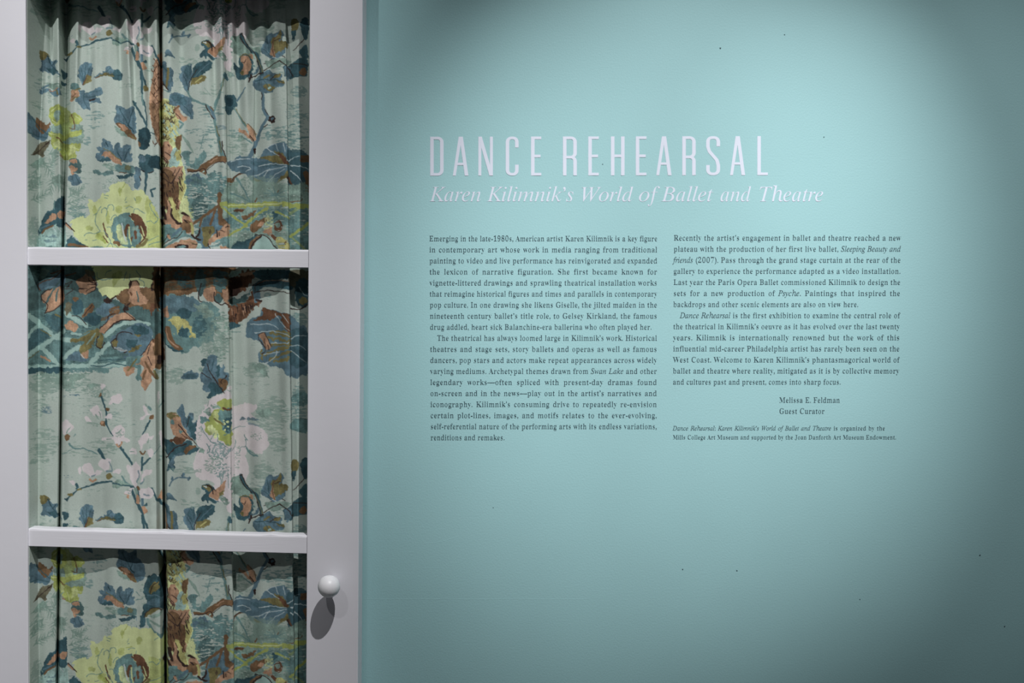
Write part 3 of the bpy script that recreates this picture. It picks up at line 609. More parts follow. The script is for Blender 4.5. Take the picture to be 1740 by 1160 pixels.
for q in ('1050,695 1150,705 1270,700 1370,750', '1100,800 1250,780 1380,790 1490,835', '1330,580 1400,690 1490,770', '1410,590 1480,690', '1200,1040 1300,1030 1380,1010', '1350,1010 1320,1080 1220,1150', '1500,950 1600,950 1680,1000', '1240,1130 1210,1158', '1500,870 1580,830 1680,840', '1500,1000 1600,1080 1680,1140', '1290,915 1480,910'): S(q, 12, 'h', 6, alpha=.8)

# --- I: water line, blossom sprays
O_(40, 600)
S('45,145 250,150 460,148', 66, 'B', rag=.8, vary=.2); S('460,150 700,145 950,160', 50, 'g', rag=1, dry=.3); S('780,100 900,105 1030,70 1180,95', 12, 'B'); P('100,190 440,180 600,190 820,170 730,210 600,300 580,350 470,360 380,300 200,260', 's', rag=1.5, dry=.3)
SP(60, 200, 460, 420, 's', 1.0); SP(460, 180, 780, 420, 's', .6); SP(60, 420, 300, 700, 's', .6); SP(60, 800, 420, 1158, 's', .7); SP(460, 940, 1100, 1158, 's', .5); SP(700, 740, 960, 800, 's', .5); SP(950, 960, 1050, 1100, 's', .8); SP(700, 310, 1000, 470, 's', .75, fine=True); P('720,330 800,310 900,315 850,340 760,355', 's')
SP(200, 560, 350, 650, 'b', .7); S('210,590 300,645', 14, 'b', 5, alpha=.7); S('470,440 640,440', 22, 'b', dry=.5)
P('1200,-10 1390,-10 1350,60 1340,260 1290,235 1310,130 1190,110 1180,60', 'g'); P('1150,110 1280,110 1270,170 1205,220 1170,190', 't'); S('1200,150 1300,20', 16, 'O'); P('1370,-10 1540,-10 1545,60 1500,120 1470,200 1465,290 1395,380 1340,290 1350,200 1385,120 1340,80', 't', rag=.5); S('1400,60 1460,170 1520,240', 22, 'o', 34); S('1430,0 1470,90', 9, 'k'); S('1400,150 1370,250', 24, 'o'); S('1500,160 1535,250', 30, 'O'); P('1300,200 1345,190 1350,280 1305,250', 'g'); P('1540,0 1590,0 1580,80 1540,90', 'k')
S('1290,80 1350,70', 14, 't')
for q, w in (('885,430 925,540 955,640 950,760 1030,900', 22), ('1100,1010 1160,1090 1215,1158', 24), ('1450,730 1365,890', 24), ('520,990 600,1050 700,1050 845,1110', 18), ('600,880 580,910', 10), ('915,370 900,420', 8), ('1610,520 1550,590', 14), ('1500,1110 1600,1010', 10)): S(q, w, 'g' if w < 20 else 'B', w * .6)
W = ('890,310 915,300 940,320 932,350 915,372 895,350', '985,545 1000,460 1060,425 1120,430 1132,500 1080,530 1030,525', '765,600 840,550 880,600 905,690 860,670 800,660', '710,690 745,680 780,740 830,745 750,745 720,740', '920,690 1000,640 1012,700 960,700',
     '450,740 500,715 540,760 585,810 520,870 450,885', '1010,850 1100,770 1165,830 1150,905 1225,945 1200,970 1130,965 1080,1015 1035,945 920,955 925,920 1030,912', '1358,570 1400,560 1440,640 1500,650 1420,665 1350,725 1345,690 1400,650', '1330,930 1420,865 1440,910 1485,900 1480,940 1400,970 1350,1060 1330,1000',
     '1215,1080 1250,1050 1310,1070 1300,1110 1240,1115', '1420,1060 1480,1050 1500,1110 1460,1145 1430,1110', '1530,420 1560,410 1550,560 1535,520', '1560,870 1600,880 1600,1100 1570,1000')
for q in W: P(q, 'w', rag=.6, vary=.04)
for x, y, a, b in ((885, 432, 18, 26), (970, 595, 22, 28), (912, 755, 34, 28), (502, 920, 36, 30), (1475, 690, 32, 26)): E_(x, y, a, b, 'o', vary=.2)
E_(905, 750, 22, 18, 't'); S('1070,990 1100,1020 1130,970', 18, 't'); S('1340,1080 1365,1110 1395,1080', 18, 'o')
for q in ('830,660 870,710', '870,630 890,690', '500,870 515,830 540,800', '1030,530 1050,540', '1400,540 1450,600', '1060,870 1100,850 1130,820', '960,935 1010,935', '1430,980 1440,930', '1230,1085 1280,1080'): S(q, 14, 's', 7)
SP(1040, 800, 1160, 920, 's', .5, fine=True)
S('1440,570 1460,600', 24, 'g'); S('950,730 950,760', 24, 'B')
O_(40, 750)
SP(440, 80, 720, 100, 's', .7); SP(60, 130, 300, 210, 's', .8); SP(1380, 700, 1530, 830, 's', .5); SP(1080, 920, 1300, 1000, 's', .5); SP(700, 500, 950, 560, 's', .5); SP(420, 330, 580, 400, 'b', .5)
for q, w in (('485,635 560,570 640,510 780,465', 20), ('780,465 880,430 1010,412', 26), ('1030,430 1160,460 1275,480', 26), ('1130,350 1180,430 1250,475', 18), ('870,60 930,155', 40), ('1120,30 1180,120 1255,232', 24), ('1362,140 1358,290', 26), ('1375,230 1455,150', 24), ('1285,490 1305,560 1320,640', 44), ('1320,690 1360,820 1390,930 1420,1010', 28), ('1470,500 1530,640 1640,790', 26), ('440,110 560,50', 8)): S(q, w, 'B' if w > 19 else 'g', w * .8)
S('1285,500 1300,600', 30, 's'); P('1030,430 1110,385 1200,450 1250,478 1130,470 1070,492 1025,470', 's'); S('1030,432 1160,460 1275,480', 14, 'B')
for q in ('675,250 730,215 780,215 805,270 815,330 770,372 720,330 690,310', '625,290 650,255 665,300 655,345 630,320', '810,330 850,290 905,305 870,340 830,355', '865,180 980,150 995,200 960,305 910,270 870,240', '1030,300 1080,265 1120,290 1110,325 1060,320', '1185,290 1200,220 1240,250 1290,190 1340,260 1350,330 1300,400 1290,490 1235,430 1215,340',
          '1365,330 1400,285 1480,285 1450,340 1400,365 1350,430', '1160,560 1190,500 1270,500 1230,540 1230,575', '1330,520 1440,490 1490,555 1450,610 1350,605', '530,420 570,415 595,450 570,470', '1420,50 1490,60 1480,140 1430,90'): P(q, 'w', rag=.6, vary=.04)
for x, y, a, b in ((1305, 625, 28, 50), (980, 350, 38, 30), (640, 512, 28, 14), (535, 575, 26, 22), (1400, 1000, 30, 30)): E_(x, y, a, b, 'O' if x != 1305 else 't', vary=.2)
S('765,400 800,425 835,395', 22, 't'); S('1310,480 1325,510', 26, 'o'); E_(612, 475, 22, 32, 'B'); E_(480, 630, 22, 14, 'B')
for q in ('960,300 1020,290 1000,230 985,190', '1350,450 1390,390', '790,360 830,340', '1380,570 1440,580', '1320,300 1330,350 1300,430'): S(q, 20, 'b', 9, alpha=.7)
SP(1170, 500, 1240, 570, 's', .6, fine=True)

# --- J: white peony and its leaves
O_(270, 600)
SP(80, 120, 330, 320, 's', .9); SP(960, 60, 1260, 260, 's', .9); SP(860, 290, 1280, 330, 's', .6); SP(1100, 440, 1490, 860, 's', .85); SP(1230, 840, 1480, 1100, 's', .7); SP(1500, 300, 1690, 900, 'g', .8); P('1120,620 1310,590 1280,660 1180,690', 's', dry=.3); P('1520,740 1690,720 1690,880 1520,840', 'g'); P('1520,440 1690,420 1690,560 1530,560', 'g', dry=.3)
P('1070,80 1200,90 1260,240 1210,230 1110,150', 's', rag=1.3)
P('560,510 640,450 760,415 790,360 835,340 850,560 960,545 1040,528 1122,560 1112,610 1060,650 1075,690 1115,700 1000,750 1150,800 1225,880 1255,1000 1205,1080 1110,1115 1030,1060 1000,1158 1010,1200 1030,1310 1000,1420 930,1530 850,1540 835,1785 760,1760 740,1680 640,1650 570,1600 560,1520 640,1450 600,1405 490,1400 430,1350 405,1250 430,1150 450,1060 440,970 420,850 450,720 510,620', 'w', rag=.7, vary=.03)
P('680,505 830,485 835,580 740,600 835,620 835,1000 740,965 640,900 560,870 535,760 590,660 640,600 700,590', 'Y', vary=.12, rag=.8); P('560,800 620,780 700,880 700,930 610,890', 'y', rag=1); P('620,640 690,620 690,760 640,700', 'y', alpha=.6); P('690,640 760,600 835,595 835,850 760,840 715,760', 'g', rag=.9); P('740,700 830,700 830,840 760,820', 'B', rag=1.2, dry=.3); S('740,580 790,605 830,595', 24, 'r'); S('640,700 740,770', 20, 'O')
for x, y in ((745, 730), (755, 760), (800, 790), (790, 740), (770, 830)): E_(x, y, 14, 12, 'y', rag=.5)
P('490,700 540,680 580,720 520,755 490,750', 'g', rag=1); P('520,620 600,580 590,680 540,650', 's', dry=.35, rag=1); P('600,540 700,540 690,590 620,580', 's', dry=.35, rag=1); S('560,560 580,500', 9, 's'); S('790,380 830,400', 9, 's')
for q in ('500,800 540,880 600,955 690,990', '600,960 640,985', '680,880 690,960 760,1010 835,1055', '750,895 835,850 905,812 990,800', '880,960 875,1030 840,1085', '1000,950 990,1030 940,1050 920,1110 870,1118', '1000,1030 1050,1090 1130,1130', '640,870 600,950', '980,900 1020,970', '560,990 590,1060 560,1100', '700,1330 720,1460 710,1580', '800,1320 800,1500', '740,1300 730,1500'): S(q, 9, 'g', 5)
S('1010,1050 1060,1120 1130,1135', 20, 'g', 12)
SP(560, 960, 840, 1180, 'g', .72, .85, fine=True); SP(520, 1120, 760, 1330, 's', .7, .85, fine=True); SP(640, 1200, 840, 1400, 'g', .6, .8, fine=True); SP(440, 760, 520, 960, 's', .5, fine=True); SP(1030, 850, 1200, 960, 's', .5, fine=True); SP(860, 1000, 960, 1340, 's', .3, fine=True)
P('920,720 970,695 995,720 960,740', 'b', alpha=.8); P('1005,720 1060,697 1145,712 1080,740', 'b', alpha=.8); S('1030,770 1150,790', 26, 'b', 14, alpha=.6)
P('500,60 560,0 620,-30 680,0 660,90 700,80 712,120 740,90 760,120 740,170 800,180 800,300 775,370 750,410 700,385 520,388 520,310 488,240 500,160 530,110 495,100', 'b'); P('590,300 640,290 720,340 750,405 640,440 555,470 610,390 580,340', 'B'); P('670,110 710,80 690,220 670,230', 'B'); P('680,260 770,250 800,310 755,395 720,340', 'o'); P('450,140 500,110 510,180', 's')
S('560,80 600,180 680,300 755,410', 10, 'k'); S('500,185 610,250', 8, 'k'); S('785,215 720,270 730,300', 9, 'k'); S('640,20 610,160', 7, 'B'); P('500,40 550,10 540,90 505,110', 'B')
P('275,215 330,170 380,150 410,170 460,172 455,240 370,257 282,245', 'b'); P('290,210 400,190 450,220 360,250', 'B', alpha=.6)
P('100,670 150,640 220,660 262,690 285,790 350,880 400,960 300,925 215,915 160,820 140,720', 't'); P('100,650 220,640 240,680 130,700', 'O', dry=.35); P('160,690 180,760 150,760', 'g'); P('250,830 290,840 260,870', 'g')
P('220,640 240,590 285,540 308,630 330,700 370,640 405,665 402,740 445,710 425,850 425,960 370,900 290,780 260,690', 'b'); P('320,720 380,680 400,760 440,740 420,940 380,900 350,820', 'B'); S('330,800 360,680', 7, 'k'); S('235,770 330,880 440,990', 12, 'k', 7); S('270,880 390,950', 7, 'k')
P('82,960 130,950 200,1000 300,960 380,965 400,1000 462,1050 380,1100 200,1130 190,1200 190,1300 150,1290 95,1310 130,1210 90,1060', 'B'); P('130,965 210,915 340,930 230,995 150,975', 'r', rag=1); P('300,1060 360,1000 440,1010 380,1060 310,1110', 'o'); S('100,1150 200,1040 330,985', 12, 'k'); P('130,1200 240,1090 300,1110 190,1160 180,1280', 'b'); S('440,1000 500,1070', 12, 'g'); P('480,1040 540,1060 520,1090 480,1080', 's')
# --- L: lower right of the middle pane
O_(270, 750)
SP(100, 250, 520, 330, 's', .7); SP(230, 640, 520, 740, 's', .5); SP(1080, 180, 1320, 460, 's', .8); P('845,380 930,380 1000,500 1180,500 1150,600 1000,620 850,560', 's', rag=1.5); P('1220,670 1510,660 1350,760 1260,750', 's'); SP(1500, 940, 1690, 1080, 'g', .9); P('700,580 780,620 760,700 690,640', 's', rag=1.2, dry=.3); SP(420, 480, 480, 580, 's', 1)
P('790,790 830,820 830,870', 's')
S('128,472 175,405 250,370 370,372', 13, 'b', 18); E_(165, 382, 18, 24, 'b'); E_(287, 342, 16, 22, 'b'); E_(355, 380, 18, 22, 'b')
P('92,555 140,565 198,642 130,628 92,625', 'b'); S('95,610 190,640', 7, 'B')
P('485,470 540,448 600,460 640,510 600,610 545,662 530,640 475,640 495,580 545,540 490,510', 'B'); P('565,585 610,520 650,500 700,480 770,400 745,520 700,580 655,640 600,620', 't', rag=.4); P('570,600 660,640 640,668 580,640', 'B'); P('500,470 600,460 580,540 530,500', 'O'); S('550,460 600,480 620,560', 12, 'k'); E_(535, 478, 12, 10, 'h'); P('700,540 750,520 740,560 690,600', 'O'); S('620,500 650,520', 7, 'k'); S('580,600 655,637', 8, 'h')
S('935,365 985,470 1060,550', 36, 'B', 30); S('1060,550 1110,570 1150,670 1180,815', 28, 'B', 44); S('925,390 985,490 1060,560', 8, 'k'); S('960,370 1010,480 1090,550 1140,700 1170,820', 8, 'k'); S('1110,600 1150,680 1190,790', 8, 'O'); S('925,370 955,360', 12, 'k'); S('1155,815 1200,800', 14, 'k')
P('860,740 880,700 920,740 930,620 1000,595 1060,625 1085,700 1060,800 990,890 950,895 900,870', 'B'); P('940,640 1000,615 1045,645 1055,740 1010,830 950,835 935,800 970,740', 't', rag=.5); P('1040,570 1080,590 1070,640 1040,620', 't'); S('935,620 1000,598 1050,620', 12, 'O'); S('960,690 985,700 1000,660', 8, 'k'); P('930,800 970,800 960,840', 'O'); S('1070,720 1100,720', 18, 'g')
P('1170,520 1210,450 1230,370 1290,342 1340,362 1400,325 1430,370 1405,430 1470,480 1440,545 1430,600 1330,662 1270,622 1190,580', 'b'); P('1285,600 1290,430 1345,390 1400,320 1395,410 1370,450 1440,440 1472,480 1440,530 1350,590 1330,640', 'O'); P('1285,600 1290,480 1320,560 1330,640', 't'); S('1325,640 1298,540 1310,440 1350,390', 9, 'r'); S('1320,450 1380,420', 7, 'k'); S('1180,520 1300,620', 8, 'B'); S('1240,400 1260,560', 8, 'B'); S('1300,630 1340,655', 8, 'h')
P('1425,740 1510,690 1600,630 1690,620 1690,820 1640,825 1520,860 1460,875 1430,830', 'B'); P('1430,750 1500,720 1500,850 1450,870', 'b'); E_(1645, 775, 42, 44, 'o'); S('1380,680 1470,740 1530,835', 10, 'k'); S('1205,780 1290,720 1380,678', 9, 'k'); S('1030,870 1140,812', 14, 'k', 8); S('1530,545 1600,470 1690,375', 10, 'k'); P('1615,240 1665,160 1695,200 1695,400 1640,400', 'B'); P('1510,200 1580,200 1590,270 1560,330 1510,320', 'O'); P('1510,330 1560,340 1530,440', 'B'); P('1600,560 1690,480 1690,640 1640,620', 'B'); S('1540,690 1690,700', 9, 'k')

# --- the lower repeat shows a strip of the print that the second pleat swallows higher up
IMG1 = IMG
IMG = IMG1.copy()
O_(36, 165)
P('1440,-485 1720,-485 1720,1120 1300,1120 1300,-20 1440,-20', 'base', rag=.1, vary=.06, sm=1)
P('1250,150 1300,150 1385,250 1395,380 1330,440 1290,430', 'b', rag=.5); S('1560,-495 1660,-375', 30, 'B'); S('1560,90 1600,170 1650,260', 30, 'B', 18)
SP(1330, 440, 1420, 720, 's', .5); S('1290,560 1330,600', 8, 'g'); S('1300,650 1370,640', 8, 'g'); SP(1320, 0, 1600, 120, 's', .5)
P('1385,600 1380,520 1410,420 1470,355 1530,360 1560,400 1600,320 1720,300 1720,800 1600,780 1560,740 1500,745 1430,800 1400,870 1395,940 1350,975 1330,940 1350,850 1375,740 1410,660', 'B')
P('1540,400 1600,320 1720,300 1720,530 1600,520 1560,540', 'd'); P('1440,575 1470,470 1530,430 1560,490 1520,550', 'O'); S('1450,580 1490,480 1540,440', 9, 'k'); S('1420,600 1540,600 1640,680', 12, 'b'); P('1390,840 1440,770 1530,735 1560,755 1500,790 1420,850', 'O'); S('1385,860 1420,790 1500,740 1560,750 1580,780 1640,790', 9, 'k')
P('1400,700 1480,640 1600,640 1600,720 1480,720', 'b', alpha=.7)
S('1430,880 1560,950', 20, 's', 30); S('1420,880 1470,990 1590,1080', 28, 'g', 40); S('1650,770 1615,950 1600,1080', 40, 'B', 16); P('1440,850 1560,790 1600,790 1560,850', 's')
P('1250,970 1330,985 1480,990 1560,1085 1610,1095 1660,1040 1720,1060 1720,1300 1400,1300 1260,1200', 'y', rag=.8, vary=.06); S('1500,1110 1540,1080', 7, 'g'); E_(1330, 1130, 30, 50, 'Y', alpha=.6)
IMG2 = IMG
IMG, IMG2 = [np.clip(I_ * (1 + 0.045 * (NR - .5)[..., None]), 0, 255) for I_ in (IMG1, IMG2)]

# ------------------------------------------------------------------ the curtain cloth
CORN = [face(40, 0, .03), face(532, 0, .03), face(40, 1160, .03), face(532, 1160, .03)]
xs = np.arange(40, 535.2, 0.82)
ys = np.concatenate([np.arange(-45, 1172, 0.82), np.arange(1173, 1790, 1.7)])
U, V = np.meshgrid((xs - 40) / 492.0, ys / 1160.0)
lx = (CORN[0].x * (1 - U) + CORN[1].x * U) * (1 - V) + (CORN[2].x * (1 - U) + CORN[3].x * U) * V
lz = (CORN[0].z * (1 - U) + CORN[1].z * U) * (1 - V) + (CORN[2].z * (1 - U) + CORN[3].z * U) * V
XX, YY = np.meshgrid(xs, ys)


def sst(a, b, v):
    t = np.clip((v - a) / (b - a), 0, 1); return t * t * (3 - 2 * t)


def gs(x, c, s):
    return np.exp(-((x - c) / s) ** 2)


Yc = np.clip(YY, -45, 1300)
D = 31.0 + 36.0 * (1 - sst(-10, 300, Yc))
# gathers near the rod: narrow ridges that fade and drift as they fall
A = 0.20 + 1.05 * (1 - sst(10, 330, Yc))
for c, s, h, dr in ((72, 8, 7, .03), (99, 5, 9, .02), (134, 5, 8, -.03), (166, 7, 5, -.02), (186, 11, 6, .0), (215, 5, 9, .05), (238, 6, 7, .05), (267, 6, 9, .0), (289, 9, 8, .0), (330, 14, 6, .02), (351, 7, 5, .02), (376, 6, 9, .02), (394, 6, 6, .03), (415, 6, 7, .03), (444, 9, 5, .03), (468, 8, 7, .03), (508, 10, 5, 0)):
    D -= h * A * gs(XX, c + dr * Yc, s * (1 + .5 * sst(60, 400, Yc)))
for c, s, h in ((86, 5, 6), (117, 8, 5), (152, 6, 4), (204, 5, 6), (226, 5, 6), (253, 6, 7), (308, 8, 6), (363, 5, 5), (403, 5, 4), (430, 7, 6), (456, 5, 4)):
    D += h * A * gs(XX, c + .03 * Yc, s)
# long soft waves of the hanging cloth
D += 4.4 * np.sin(XX / 22.0 + Yc / 420.0) + 1.9 * np.sin(XX / 10.0 - Yc / 300.0 + 1.0) + 0.8 * np.sin(XX / 6.3 + Yc / 210.0)
D += 0.8 * np.sin(Yc / 60 + XX / 90.0) * sst(60, 300, Yc)
# dark strip beside the hinge stile
D += 9.0 * gs(XX, 64 + .002 * Yc, 9) * (1 - .5 * sst(450, 900, Yc))
EDGE = np.maximum((lx - XL + 0.0142) * 1850.0, 0.6)      # the cloth is tacked to the stile here
# pleat 1: deep groove
l1 = 113.5 - 0.0133 * Yc
w1 = 7.5 - 5.6 * sst(80, 420, Yc)
D += (30 - 7 * sst(100, 380, Yc)) * np.exp(-np.abs((XX - l1) / (w1 + .2)) ** 2.2)
# pleat 2: thin slot above, broad tuck below
l2 = 274.5 + 0.0085 * Yc; bw = 11.0 * sst(430, 470, Yc) * (1 - .45 * sst(900, 1000, Yc))
D += 26 * np.exp(-np.abs((XX - l2) / 2.6) ** 2.5)
D += 20 * sst(-bw - 4, -bw + 4, XX - l2) * (1 - sst(-1.0, 1.6, XX - l2)) * (bw > .5)
# pleat 3: left fold laps over the right
l3 = 383.5 + 0.0138 * Yc
D += 16 * sst(-.6, 1.2, XX - l3) * np.exp(-np.clip(XX - l3, 0, 200) / 60.0) * (0.4 + .6 * sst(60, 260, Yc))
D -= 3.5 * gs(XX, l3 - 5, 7)
# soft fold at 433 in the upper pane
D += 5 * sst(-1, 1, XX - (434 - .015 * (Yc - 150))) * np.exp(-np.clip(XX - 432, 0, 200) / 14.0) * sst(60, 150, Yc) * (1 - sst(380, 460, Yc))
# pleat 4: deep return beside the lock stile
l4 = 486.5 + 0.0125 * Yc
D += 23 * sst(-.8, 1.4, XX - l4) * sst(-20, 160, Yc); D -= 3.0 * gs(XX, l4 - 6, 8)
D = np.minimum(np.maximum(D, 1.5), EDGE)
# keep the cloth behind the glazing bars and rails
zt = np.array(lz)
for z0, z1 in (M1, M2, M3):
    near = sst(z0 - .001, z0 + .001, zt) * (1 - sst(z1 - .001, z1 + .001, zt))
    D = np.maximum(D, 23.0 * near)
edge = sst(520, 530, XX)
D = D * (1 - edge) + np.maximum(D, 38.5) * edge
edgeL = (1 - sst(44, 50, XX))
NR_, NC_ = XX.shape
# folds lean towards the hinge side, so laps hide their own risers
lx = lx - (D - 30.0) * 0.001 * (0.478 - 0.0005 * (XX - 47.6)) * 1.02
co = np.stack([lx, D * 0.001, lz], axis=-1).reshape(-1, 3).astype(np.float32)
# sample the print
# the lower repeat is folded a little differently: cloth is taken up inside the second and third pleats
LW = sst(800, 930, YY); LL = YY > 843
SX = np.where(XX < l2 + 1.5, XX - 4.0 * LW, np.where(XX < l3 + 0.5, XX - 11.0 * LW, XX))
gx = np.clip((SX - X0) * RES, 0, GW - 1.001)
# right of x = 300 the lower repeat hangs a few millimetres further right, left of it a little left
gy = ((YY - Y0) * RES) % GH
xi = gx.astype(int); yi = gy.astype(int) % GH; fx = (gx - xi)[..., None]; fy = (gy - np.floor(gy))[..., None]
x1 = np.minimum(xi + 1, GW - 1); y1 = (yi + 1) % GH
C = (IMG[yi, xi] * (1 - fx) + IMG[yi, x1] * fx) * (1 - fy) + (IMG[y1, xi] * (1 - fx) + IMG[y1, x1] * fx) * fy
C2 = (IMG2[yi, xi] * (1 - fx) + IMG2[yi, x1] * fx) * (1 - fy) + (IMG2[y1, xi] * (1 - fx) + IMG2[y1, x1] * fx) * fy
C = np.where((LL & (XX < l2 + 1.5))[..., None], C2, C) / 255.0
C = np.where(C > .04045, ((C + .055) / 1.055) ** 2.4, C / 12.92)
rgba = np.ones((NR_ * NC_, 4), np.float32); rgba[:, :3] = C.reshape(-1, 3)
me = bpy.data.meshes.new('curtain')
nf = (NR_ - 1) * (NC_ - 1)
idx = np.arange(NR_ * NC_).reshape(NR_, NC_)
quads = np.stack([idx[:-1, :-1], idx[1:, :-1], idx[1:, 1:], idx[:-1, 1:]], axis=-1).reshape(-1, 4).astype(np.int32)
me.vertices.add(len(co)); me.vertices.foreach_set('co', co.ravel())
me.loops.add(nf * 4); me.loops.foreach_set('vertex_index', quads.ravel())
me.polygons.add(nf); me.polygons.foreach_set('loop_start', np.arange(0, nf * 4, 4, dtype=np.int32))
me.polygons.foreach_set('use_smooth', np.ones(nf, bool))
me.update(calc_edges=True)
at = me.color_attributes.new('print', 'FLOAT_COLOR', 'POINT'); at.data.foreach_set('color', rgba.ravel())
M_cloth = bpy.data.materials.new('printed_cotton'); M_cloth.use_nodes = True
nt = M_cloth.node_tree; b = nt.nodes['Principled BSDF']
b.inputs['Roughness'].default_value = .85; b.inputs['Specular IOR Level'].default_value = .15
an = nt.nodes.new('ShaderNodeAttribute'); an.attribute_name = 'print'
tc = nt.nodes.new('ShaderNodeTexCoord'); mp = nt.nodes.new('ShaderNodeMapping'); mp.inputs['Scale'].default_value = (1, 0.2, 1)
nz = nt.nodes.new('ShaderNodeTexNoise'); nz.inputs['Scale'].default_value = 620; nz.inputs['Detail'].default_value = 2
nt.links.new(tc.outputs['Object'], mp.inputs['Vector']); nt.links.new(mp.outputs['Vector'], nz.inputs['Vector'])
mr = nt.nodes.new('ShaderNodeMapRange'); mr.inputs['To Min'].default_value = .93; mr.inputs['To Max'].default_value = 1.07
nt.links.new(nz.outputs['Fac'], mr.inputs['Value'])
mx = nt.nodes.new('ShaderNodeVectorMath'); mx.operation = 'SCALE'
nt.links.new(an.outputs['Color'], mx.inputs[0]); nt.links.new(mr.outputs['Result'], mx.inputs['Scale'])
nt.links.new(mx.outputs['Vector'], b.inputs['Base Color'])
bp = nt.nodes.new('ShaderNodeBump'); bp.inputs['Strength'].default_value = .15; bp.inputs['Distance'].default_value = .0006
nt.links.new(nz.outputs['Fac'], bp.inputs['Height']); nt.links.new(bp.outputs['Normal'], b.inputs['Normal'])
cur = link('curtain', me, M_cloth)
cur.matrix_world = MD
tag(cur, 'pale green cotton curtain printed with peonies, blue leaves and branches, gathered behind the white door', 'curtain')

# ------------------------------------------------------------------ lettering
def bold(ch):
    if 'A' <= ch <= 'Z': return chr(0x1D400 + ord(ch) - 65)
    if 'a' <= ch <= 'z': return chr(0x1D41A + ord(ch) - 97)
    if '0' <= ch <= '9': return chr(0x1D7CE + ord(ch) - 48)
    return ch


def ital(ch):
    if 'A' <= ch <= 'Z': return chr(0x1D434 + ord(ch) - 65)
    if ch == 'h': return '\u210e'
    if 'a' <= ch <= 'z': return chr(0x1D44E + ord(ch) - 97)
    return ch


GC = {}
SLIM = 0.026


def slim(vs, fs, k):
    """move every outline point inwards along x only, by k times the level part of its outward normal"""
    cnt = {}
    for f in fs:
        m_ = len(f)
        for i in range(m_):
            e = (f[i], f[(i + 1) % m_]); key = (min(e), max(e)); cnt.setdefault(key, []).append(e)
    N_ = np.zeros((len(vs), 2))
    A_ = sum((vs[f[1]][0] - vs[f[0]][0]) * (vs[f[2]][1] - vs[f[0]][1]) - (vs[f[2]][0] - vs[f[0]][0]) * (vs[f[1]][1] - vs[f[0]][1]) for f in fs)
    sg = 1 if A_ > 0 else -1
    for key, es in cnt.items():
        if len(es) == 1:
            i, j = es[0]; dx, dy = vs[j] - vs[i]; l = math.hypot(dx, dy)
            if l < 1e-9: continue
            # for a counter-clockwise face the outside lies to the right of the edge
            n_ = np.array((dy, -dx)) / l * sg
            N_[i] += n_; N_[j] += n_
    L_ = np.maximum(np.hypot(N_[:, 0], N_[:, 1]), 1e-6)
    N_ = N_ / L_[:, None]
    q = vs.copy(); q[:, 0] -= k * np.sign(N_[:, 0]) * np.abs(N_[:, 0]) ** 1.5
    return q




def glyph(ch, style, off):
    key = (ch, style, off)
    if key in GC: return GC[key]
    s = bold(ch) if style == 'r' else ital(ch)

    def ev(body, o_=off):
        c = bpy.data.curves.new('g', 'FONT'); c.body = body; c.size = 1; c.offset = o_; c.resolution_u = 3
        o = bpy.data.objects.new('g', c); COL.objects.link(o)
        dg = bpy.context.evaluated_depsgraph_get(); e = o.evaluated_get(dg)
        m_ = bpy.data.meshes.new_from_object(e)
        vs = np.array([v.co[:2] for v in m_.vertices]); fs = [tuple(p.vertices) for p in m_.polygons]
        bpy.data.objects.remove(o); bpy.data.curves.remove(c); bpy.data.meshes.remove(m_)
        return vs, fs
    vs, fs = ev(s); v2, _ = ev(s + s)
    if style == 'r' and SLIM and ch.isalnum():      # slim the upright stems, keep the hairlines
        q = slim(vs, fs, SLIM); vs = q
    adv = v2[:, 0].max() - vs[:, 0].max()
    if ch == 'h' and style == 'i': adv = vs[:, 0].max() + .02
    GC[key] = (vs, fs, adv); return GC[key]


def word_geo(w, style, off, sx, track=0.0):
    V_, F_, x = [], [], 0.0; n = 0
    for ch in w:
        vs, fs, adv = glyph(ch, style, off)
        q = vs * np.array([sx, 1.0]); q[:, 0] += x
        V_.append(q); F_ += [tuple(i + n for i in f) for f in fs]; n += len(vs)
        x += adv * sx + track
    return np.concatenate(V_), F_, x - track


CAPH = {}
WALL_Y = -0.0005


def put(name, V_, F_, mat, parent, lift=None):
    """V_ in wall coordinates (x, z)"""
    me = bpy.data.meshes.new(name)
    n = len(V_)
    vv = [(x, WALL_Y - (lift[i] if lift else 0), z) for i, (x, z) in enumerate(V_)]
    me.from_pydata(vv, [], F_); me.update()
    fl = [p for p in me.polygons if p.normal.y > 0]
    if fl: me.flip_normals() if len(fl) == len(me.polygons) else [p.flip() for p in fl]
    o = link(name, me, mat, parent)
    return o


def root(name, px, py, label, cat='lettering'):
    o = bpy.data.objects.new(name, None); COL.objects.link(o)
    tag(o, label, cat); return o


